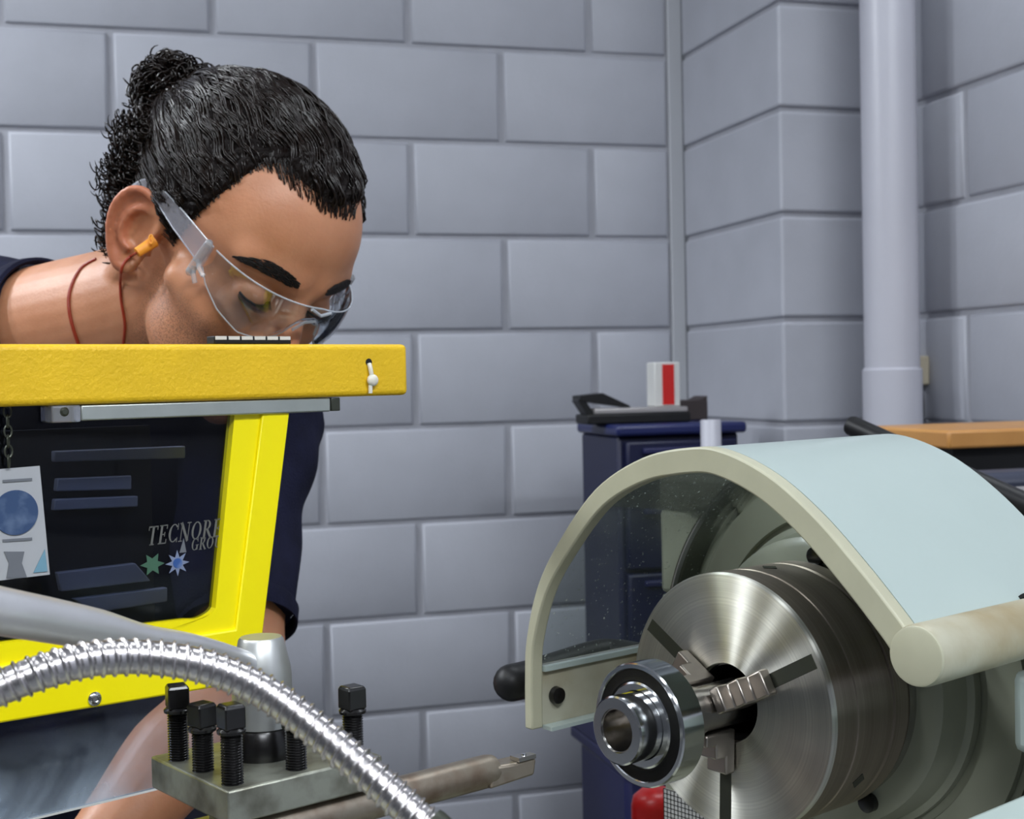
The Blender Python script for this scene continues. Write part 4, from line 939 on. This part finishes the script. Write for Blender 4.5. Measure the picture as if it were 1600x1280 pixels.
lip = inhead * (hp_[:, 0] > .09) * (np.abs(hp_[:, 2] + .043) < .010) * (np.abs(hp_[:, 1]) < .022) * .8
nose_ = inhead * sst(.108, .118, hp_[:, 0]) * .45
setco(bm_, bv - PBASE); attr(bm_, 'beard', beard); attr(bm_, 'pink', np.clip(ear_ + lip + nose_, 0, 1))
meshchild(person, 'body', bm_, M['skin'])

# clothes
shirt = MB()
nk0, nk1 = P(76, 522, 1.228), P(-110, 575, 1.31)
shirt.tube([nk0, nk0 * .7 + nk1 * .3, nk1, nk1 + (nk1 - nk0) * .3], [.0680, .084, .114, .10], 36)
chain(shirt, [P(-110, 592, 1.34), P(20, 645, 1.345), P(250, 655, 1.31), SHL], [.105, .088, .074, .064])
chain(shirt, [P(-100, 600, 1.34), SHR], [.10, .066])
chain(shirt, [P(20, 670, 1.35), P(130, 780, 1.40), P(40, 950, 1.46), PELV + [0, 0, .02]], [.12, .145, .135, .14])
chain(shirt, [P(240, 680, 1.33), P(200, 850, 1.40)], [.09, .10])
e0 = P(373, 972, 1.149)
shirt.tube(spline([SHL - (P(386, 740, 1.235) - SHL) * .1, SHL, P(386, 740, 1.235), P(374, 850, 1.195), e0], 6), np.interp(np.linspace(0, 4, 25), range(5), [.05, .064, .0600, .0560, .0500]), 30)
e1_ = SHR * .35 + ER * .65
shirt.tube([SHR, (SHR + e1_) / 2, e1_], [.064, .060, .055], 24)
sm_ = remesh(shirt, .0050, 4)
sv = coords(sm_)
nrm = np.empty(len(sm_.vertices) * 3, 'f'); sm_.vertices.foreach_get('normal', nrm); nrm = nrm.reshape(-1, 3)
fold = .0030 * np.sin(sv[:, 0] * 34 + sv[:, 2] * 46 + 2.2 * np.sin(sv[:, 2] * 21)) + .0022 * np.sin(sv[:, 2] * 80 - sv[:, 0] * 50 + 2 * np.sin(sv[:, 1] * 30))
dn = np.minimum(np.linalg.norm(sv - nk0, axis=1) / .08, 1)
setco(sm_, sv + nrm * (fold * dn)[:, None] - PBASE); 
so_ = meshchild(person, 't_shirt', sm_, M['navy'], 'dark navy t-shirt')
nd = nk0 - nk1; nd /= np.linalg.norm(nd)
part(person, 'collar', MB().lathe([(-.006, .0660), (.004, .0650), (.007, .0675), (.005, .0705), (-.004, .0720), (-.009, .0715)], nk0, nd, 64, close=True), M['navy'], label='ribbed navy shirt collar')
ad_ = e0 - P(374, 850, 1.195); ad_ /= np.linalg.norm(ad_)
part(person, 'sleeve_hem', MB().lathe([(-.014, .0495), (.003, .0480), (.004, .0500), (-.010, .0513)], e0, ad_, 40, close=True), M['navy'])
tr_ = MB()
for ft, sg in ((FTL, 1), (FTR, -1)):
    hip = PELV + [sg * .09, 0, -.03]; kn = (hip + ft) / 2 + [0, -.02, .03]
    tr_.tube(spline([hip + [0, 0, .06], hip, kn, ft + [0, 0, .06]], 6), np.interp(np.linspace(0, 3, 19), range(4), [.11, .105, .078, .068]), 24)
tr_.ell(PELV + [0, 0, .02], (.165, .135, .12), 24)
tm_ = remesh(tr_, .009, 3); setco(tm_, coords(tm_) - PBASE); meshchild(person, 'trousers', tm_, M['denim'], 'dark work trousers')
for ft in (FTL, FTR):
    sh_ = MB().ell(ft + [0, -.055, .055], (.050, .135, .052), 24)
    sh_.v[-1][:, 2] = np.maximum(sh_.v[-1][:, 2], FLOOR + .018)
    so = part(person, 'shoe', sh_.box(ft + [-.046, -.18, .0], ft + [.046, .07, .02]), M['shoe'])

# hair: dark scalp shell + strands pulled back to the bun + loose curls
HLA = np.radians([0, 11, 32, 50, 62, 67, 71, 76, 86, 94, 104, 118, 135, 150, 180])
HLE = np.radians([53, 54, 57, 60, 57, 44, 33, 20, -4, 6, 14, -2, -20, -30, -36])
def hairline(az): return np.interp(np.abs((az + PI) % (2 * PI) - PI), HLA, HLE)
def capoff(A, E_, D):
    m_ = sst(-.02, .10, E_ - hairline(A)); n_ = .0012 * np.sin(A * 40 + 9 * np.sin(E_ * 9)) + .0008 * np.sin(E_ * 60 + A * 13)
    return -.004 + m_ * (.0085 + n_)
V, f = star(0, 260, 180, capoff)
keep = (np.arctan2((V - C0)[:, 2], np.hypot((V - C0)[:, 0], (V - C0)[:, 1])) > hairline(np.arctan2((V - C0)[:, 1], (V - C0)[:, 0])) - .06)
f = [q for q in f if all(keep[i] for i in q)]
hair = part(person, 'hair', MB().add(H(V), f), M['scalp'], label='dark brown curly hair slicked back')
BUN = np.array([-.136, -.014, .072]); BD = BUN - C0; BD /= np.linalg.norm(BD)
def strands(n, kids, seed, r=.0007, w_amp=.0024):
    rg = np.random.RandomState(seed); mb = MB()
    az = rg.uniform(-PI, PI, n * 6); el = np.arcsin(rg.uniform(-.6, 1, n * 6)); hl = hairline(az)
    ok = (el > hl) & (el < hl + rg.choice([.12, .45, 1.6], n * 6)); az, el = az[ok][:n], el[ok][:n]
    D0 = np.repeat(dirv(az, el), kids, 0); m_ = len(D0); K = 22; tt_ = np.linspace(0, 1, K)
    base_ph = np.repeat(rg.uniform(0, 6.28, len(az)), kids); fr = np.repeat(rg.uniform(12, 24, len(az)), kids)
    lift = np.repeat(rg.uniform(0, .0045, len(az)), kids) + rg.uniform(-.0009, .0009, m_)
    D0 = D0 + rg.randn(m_, 3) * .018; D0 /= np.linalg.norm(D0, axis=1)[:, None]
    ang = np.arccos(np.clip(D0 @ BD, -1, 1)); good = ang > .14
    te = np.minimum(1, np.repeat(rg.uniform(.6, 1.5, len(az)), kids) / np.maximum(ang, .3)) * rg.uniform(.9, 1, m_)
    t = tt_[None] * te[:, None]; a = ang[:, None]
    D = (np.sin((1 - t) * a)[..., None] * D0[:, None] + np.sin(t * a)[..., None] * BD) / np.sin(a)[..., None]
    sd = np.cross(D0, BD); sd /= np.linalg.norm(sd, axis=1)[:, None] + 1e-9
    ph = base_ph[:, None] + fr[:, None] * t * a
    wv = w_amp * np.sin(ph) * (.35 + .65 * (1 - t))
    D /= np.linalg.norm(D, axis=2)[..., None]
    rr_ = surf(D, n=16) + .0034 + lift[:, None] + .0014 * np.sin(ph * 1.1 + 1.5); rr_[:, 0] -= .0045
    pts = C0 + D * rr_[..., None] + sd[:, None] * wv[..., None]
    pts = HT + pts @ HR.T; rad = r * np.r_[.5, np.ones(K - 3), .8, .3]
    for i in range(m_):
        if good[i]: mb.tube(pts[i], rad, 4, cap=False)
    return mb
part(hair, 'strand', strands(620, 7, 3), M['hair'], kind='stuff', smooth=180)
def curl(mb, c, ax, Rr, L_, turns, r=.0008, seed=0, grow=0.):
    rg = np.random.RandomState(seed); n_ = int(turns * 11) + 2; ax = ax / np.linalg.norm(ax); t = np.linspace(0, 1, n_)
    u = np.cross(ax, [.3, .5, .8]); u /= np.linalg.norm(u); w = np.cross(ax, u); ph = rg.uniform(0, 6.28)
    R2 = Rr * (1 + grow * t)
    pts = c + ax * (t * L_)[:, None] + (R2 * np.cos(ph + t * turns * 2 * PI))[:, None] * u + (R2 * np.sin(ph + t * turns * 2 * PI))[:, None] * w
    mb.tube(H(pts), r * np.r_[np.ones(n_ - 2), .6, .3], 4, cap=False)
cb_ = MB(); rg = np.random.RandomState(5)
core = MB(); 
Rb = .037
bunR = np.array([1.0, 1.0, .86]) * Rb
core.add(*[(lambda v_, f_: (H(v_), f_))(*(lambda m__: (m__.v[0], m__.f))(MB().ell(BUN, bunR * .80, 28)))][0])
bun = part(person, 'hair_bun', core, M['scalp'], label='curly hair bun at the crown')
for i in range(520):
    d = rg.randn(3); d /= np.linalg.norm(d); c = BUN + d * bunR * rg.uniform(.72, 1.0)
    tg_ = np.cross(d, rg.randn(3)); tg_ /= np.linalg.norm(tg_)
    curl(cb_, c, tg_ + d * .15, rg.uniform(.0035, .0075), rg.uniform(.008, .022), rg.uniform(1.2, 2.6), .0008, i)
part(bun, 'curl', cb_, M['hair'], kind='stuff', smooth=180)
# bridge of hair between head and bun, nape curls
nb = MB()
for i in range(620):
    s_ = rg.uniform(0, 1); az_ = math.radians(rg.uniform(126, 180)) * rg.choice([-1, -1, -1, 1]); el_ = math.radians(rg.uniform(-34, 26))
    D = dirv(np.array([az_]), np.array([el_])); rr_ = surf(D, n=16)[0] + rg.uniform(.002, .016)
    c = C0 + D[0] * rr_
    curl(nb, c, np.array([rg.uniform(-.6, .2), rg.uniform(-.5, .5), rg.uniform(-1.1, -.2)]), rg.uniform(.0030, .0060), rg.uniform(.010, .026), rg.uniform(1.4, 3.2), .0008, 900 + i)
for i in range(46):       # loose ringlets that stand off the back of the head
    az_ = math.radians(rg.uniform(-155, -126)); el_ = math.radians(rg.uniform(-25, 22))
    D = dirv(np.array([az_]), np.array([el_])); c = C0 + D[0] * (surf(D, n=16)[0] + rg.uniform(.010, .020))
    curl(nb, c, D[0] * .8 + np.array([0, 0, -.7]), rg.uniform(.003, .006), rg.uniform(.012, .024), rg.uniform(1.5, 3), .0006, 2000 + i)
part(hair, 'curl', nb, M['hair'], kind='stuff', smooth=180)
# fine baby hairs along the front hairline
fb = MB()
for i in range(420):
    az_ = math.radians(rg.uniform(-95, 20)); el_ = float(hairline(np.array([az_]))[0]) + rg.uniform(-.075, .06)
    D = dirv(np.array([az_]), np.array([el_])); c = C0 + D[0] * (surf(D, n=16)[0] + .0008)
    dr = BD - D[0] * (BD @ D[0]); dr /= np.linalg.norm(dr); sd_ = np.cross(D[0], dr); t = np.linspace(0, 1, 7)
    L_ = rg.uniform(.008, .018); cv = rg.uniform(-.005, .005)
    pts = c + dr * (t * L_)[:, None] + sd_ * (cv * t * t)[:, None] + D[0] * (.0035 * t)[:, None]
    fb.tube(H(pts), .00042 * np.linspace(1, .4, 7), 4, cap=False)
part(hair, 'fine_hair', fb, M['hair'], kind='stuff', smooth=180)
# eyebrows and lashes
def onsurf(az, el, off=.0006):
    D = dirv(np.radians(np.atleast_1d(az).astype(float)), np.radians(np.atleast_1d(el).astype(float))); return C0 + D * (surf(D, n=22) + off)[:, None]
for sg in (-1, 1):
    bw = MB(); n_ = 460
    u = rg.uniform(0, 1, n_); az_ = 9 + 33 * u; mid = 18.6 + 2.6 * np.sin(u * PI * .8) - 4.0 * np.clip(u - .6, 0, 1); hw = 2.8 * np.minimum(1, (1 - u) * 2.2) ** .7 * (u * 4 + .35).clip(0, 1) + .3; mid = mid - .6
    el_ = mid + rg.uniform(-1, 1, n_) * hw
    c = onsurf(sg * az_, el_); c2 = onsurf(sg * (az_ + 3.2), el_ + 1.0 - 2.2 * u, .0016)
    for i in range(n_): bw.tube(H(np.array([c[i], (c[i] + c2[i]) / 2, c2[i]])), [.00045, .0004, .0002], 3, cap=False)
    part(person, 'eyebrow', bw, M['brow'], label='thick dark eyebrow' if sg < 0 else None, smooth=180)
    ey = MB(); za = np.linspace(13, 33, 40); zl = 1.2 + 2.0 * np.abs((za - 22) / 11) ** 2
    q = onsurf(sg * za, zl, .0004); ey.tube(H(q), .0009, 6)
    q2 = onsurf(sg * za, zl - 2.2, .004)
    for i in range(0, 40): ey.tube(H(np.array([q[i], q2[i] + [0, 0, .0012], q2[i] + [.0035, 0, 0]])), [.0004, .0003, .0001], 3, cap=False)
    part(person, 'eyelash', ey, M['brow'], smooth=180)

# safety glasses (worn: rest on ears and nose)
gl = thing('safety_glasses', 'clear wraparound safety glasses worn low on the face', 'glasses', 'W', H((.1, 0, 0)))
ph_ = np.radians(np.linspace(-68, 68, 70)); aph = np.abs(np.degrees(ph_))
lx, ly = .030 + .0905 * np.cos(ph_), .0765 * np.sin(ph_)
zt_ = .046 - .003 * np.abs(np.sin(ph_ * 2.2)); zb_ = np.interp(aph, [0, 8, 14, 22, 35, 50, 62, 68], [.030, .027, .012, .003, -.001, .006, .017, .026])
K = 9; rows = []
for j in range(K):
    t = j / (K - 1); rows.append(np.stack([lx + .004 * math.sin(t * PI) - .004 * (1 - t), ly, zb_ * (1 - t) + zt_ * t], 1))
A = np.array(rows); n_ = len(ph_); inn_ = A.copy(); cen = np.array([.03, 0, 0]); dd = A - cen; dd[..., 2] = 0; dd /= np.linalg.norm(dd, axis=-1)[..., None]; inn_ = A - dd * .0016
ff = [(j*n_+i, j*n_+i+1, (j+1)*n_+i+1, (j+1)*n_+i) for j in range(K-1) for i in range(n_-1)]; q_ = K * n_
f2 = [tuple(q_ + a for a in x[::-1]) for x in ff]
part(gl, 'lens', MB().add(H(np.vstack([A.reshape(-1, 3), inn_.reshape(-1, 3)])), ff + f2), M['lens'], smooth=180)
part(gl, 'lens_rim', MB().tube(H(A[-1]), .0007, 8).tube(H(A[0]), .0006, 8), M['lens_edge'], label='bright polished lens edge')
part(gl, 'nose_bridge', MB().tube(H(np.array([[.117, -.012, .020], [.119, -.007, .030], [.121, 0, .034], [.119, .007, .030], [.117, .012, .020]])), .0012, 8).tube(H(np.array([[.121, -.010, .044], [.123, 0, .041], [.121, .010, .044]])), .0014, 8), M['lens_edge'])
for sg in (-1, 1):
    T0 = np.array([.062, sg * .0725, .036]); T1 = np.array([.020, sg * .0800, .040]); T2 = np.array([-.012, sg * .0835, .0415]); T3 = np.array([-.035, sg * .082, .034]); T4 = np.array([-.052, sg * .079, .012])
    c = spline([T0, T1, T2, T3, T4], 8); wd_ = np.interp(np.linspace(0, 4, len(c)), range(5), [.0095, .0080, .0050, .0042, .004])
    up__ = np.array([0, 0, 1.]); ta = c + up__ * wd_[:, None]; tb_ = c - up__ * wd_[:, None]; th_ = np.array([0, sg * .0016, 0])
    nn = len(c); v = np.concatenate([ta, tb_, ta + th_, tb_ + th_]); f = []
    for i in range(nn - 1): f += [(i, i+1, nn+i+1, nn+i), (2*nn+i, 3*nn+i, 3*nn+i+1, 2*nn+i+1), (i, 2*nn+i, 2*nn+i+1, i+1), (nn+i, nn+i+1, 3*nn+i+1, 3*nn+i)]
    f += [(0, nn, 3*nn, 2*nn), (nn-1, 3*nn-1, 4*nn-1, 2*nn-1)]
    tm = part(gl, 'temple', MB().add(H(v), f), M['temple'], smooth=60)
    part(tm, 'temple_edge', MB().tube(H(ta + th_ * .5), .0006, 6).tube(H(tb_ + th_ * .5), .0006, 6), M['lens_edge'])
    hq = MB(); b0 = np.array([.058, sg * .0765, .0])
    hq.tube(H([b0 + [-.001, 0, .018], b0 + [0, 0, .030], b0 + [.001, 0, .046]]), [.0034, .0040, .0034], 10).ell(H(b0 + [.001, 0, .046]), (.0034,)*3, 10).ell(H(b0 + [-.001, 0, .018]), (.0034,)*3, 10)
    hq.tube(H([b0 + [0, 0, .030], b0 + [.006, 0, .026], b0 + [.012, -sg * .002, .024]]), .0019, 8).tube(H([b0 + [0, 0, .024], b0 + [.004, 0, .019], b0 + [.009, -sg * .001, .015]]), .0019, 8)
    part(gl, 'hinge', hq, M['clear_clip'])
# corded ear plugs
pg_ = thing('ear_plug', 'orange ear plug with a thin red cord in the visible ear', 'ear plug', 'W', H((0, -.08, -.004)))
from mathutils.bvhtree import BVHTree
_bt = BVHTree.FromPolygons([tuple(v) for v in bv], [tuple(q.vertices) for q in bm_.polygons])
def on_skin(x, y, off=.0016, far=1.3):
    d = P(x, y, 1.); L_ = np.linalg.norm(d); h = _bt.ray_cast(Vector((0, 0, 0)), Vector(d / L_))
    z = h[3] / L_ if h[0] is not None else far
    return P(x, y, min(z, far) - off)
ez = float(H((0, -.083, 0)) @ FW)
e_a, e_b = P(242, 377, ez + .003), P(214, 395, ez - .004)
part(pg_, 'plug_body', MB().tube([e_a, e_b], [.0046, .0039], 20), M['orange'])
lc = P(236, 381, ez - .005); rr_ = [lc + RI * .0016 * math.cos(a) + UP * (.0034 + .0034 * math.sin(a)) for a in np.linspace(0, 2 * PI, 15)]
part(pg_, 'plug_loop', MB().tube(rr_, .0008, 8), M['orange'])
def smoothz(pts):
    p = np.array(pts); z = p @ FW; zs = np.minimum(z, np.convolve(np.pad(z, 2, mode='edge'), np.ones(5) / 5, 'valid')); return p * (zs / z)[:, None]
cpath = spline([(214, 395, 0), (200, 404, 0), (191, 417, 0), (188, 440, 0), (189, 468, 0), (193, 492, 0), (195, 512, 0), (192, 545, 0), (188, 600, 0)], 5)
part(pg_, 'plug_cord', MB().tube(np.vstack([[e_b], smoothz([on_skin(a, b) for a, b, _ in cpath[3:]])]), .00115, 10), M['cord'], label='thin red cord')
cpath = spline([(150, 405, 0), (138, 411, 0), (126, 420, 0), (115, 438, 0), (108, 460, 0), (108, 485, 0), (114, 512, 0), (123, 540, 0), (135, 580, 0)], 5)
solo('cord', MB().tube(smoothz([on_skin(a, b, .0012, 1.22) for a, b, _ in cpath]), .0015, 10), M['cord'], 'red ear plug cord looped around the side of the neck', 'cord', 'W', base=on_skin(119, 430))
# lever that the hand below the screen reaches for
hl_ = w2f([HDL + [.0, .0, -.012]], 'L')[0]
part(lat, 'hand_lever', MB().tube([(hl_[0], .155, -.22), (hl_[0], .30, hl_[2] - .02), (hl_[0], hl_[1] + .03, hl_[2] - .02)], .009, 16), M['black_plastic'])
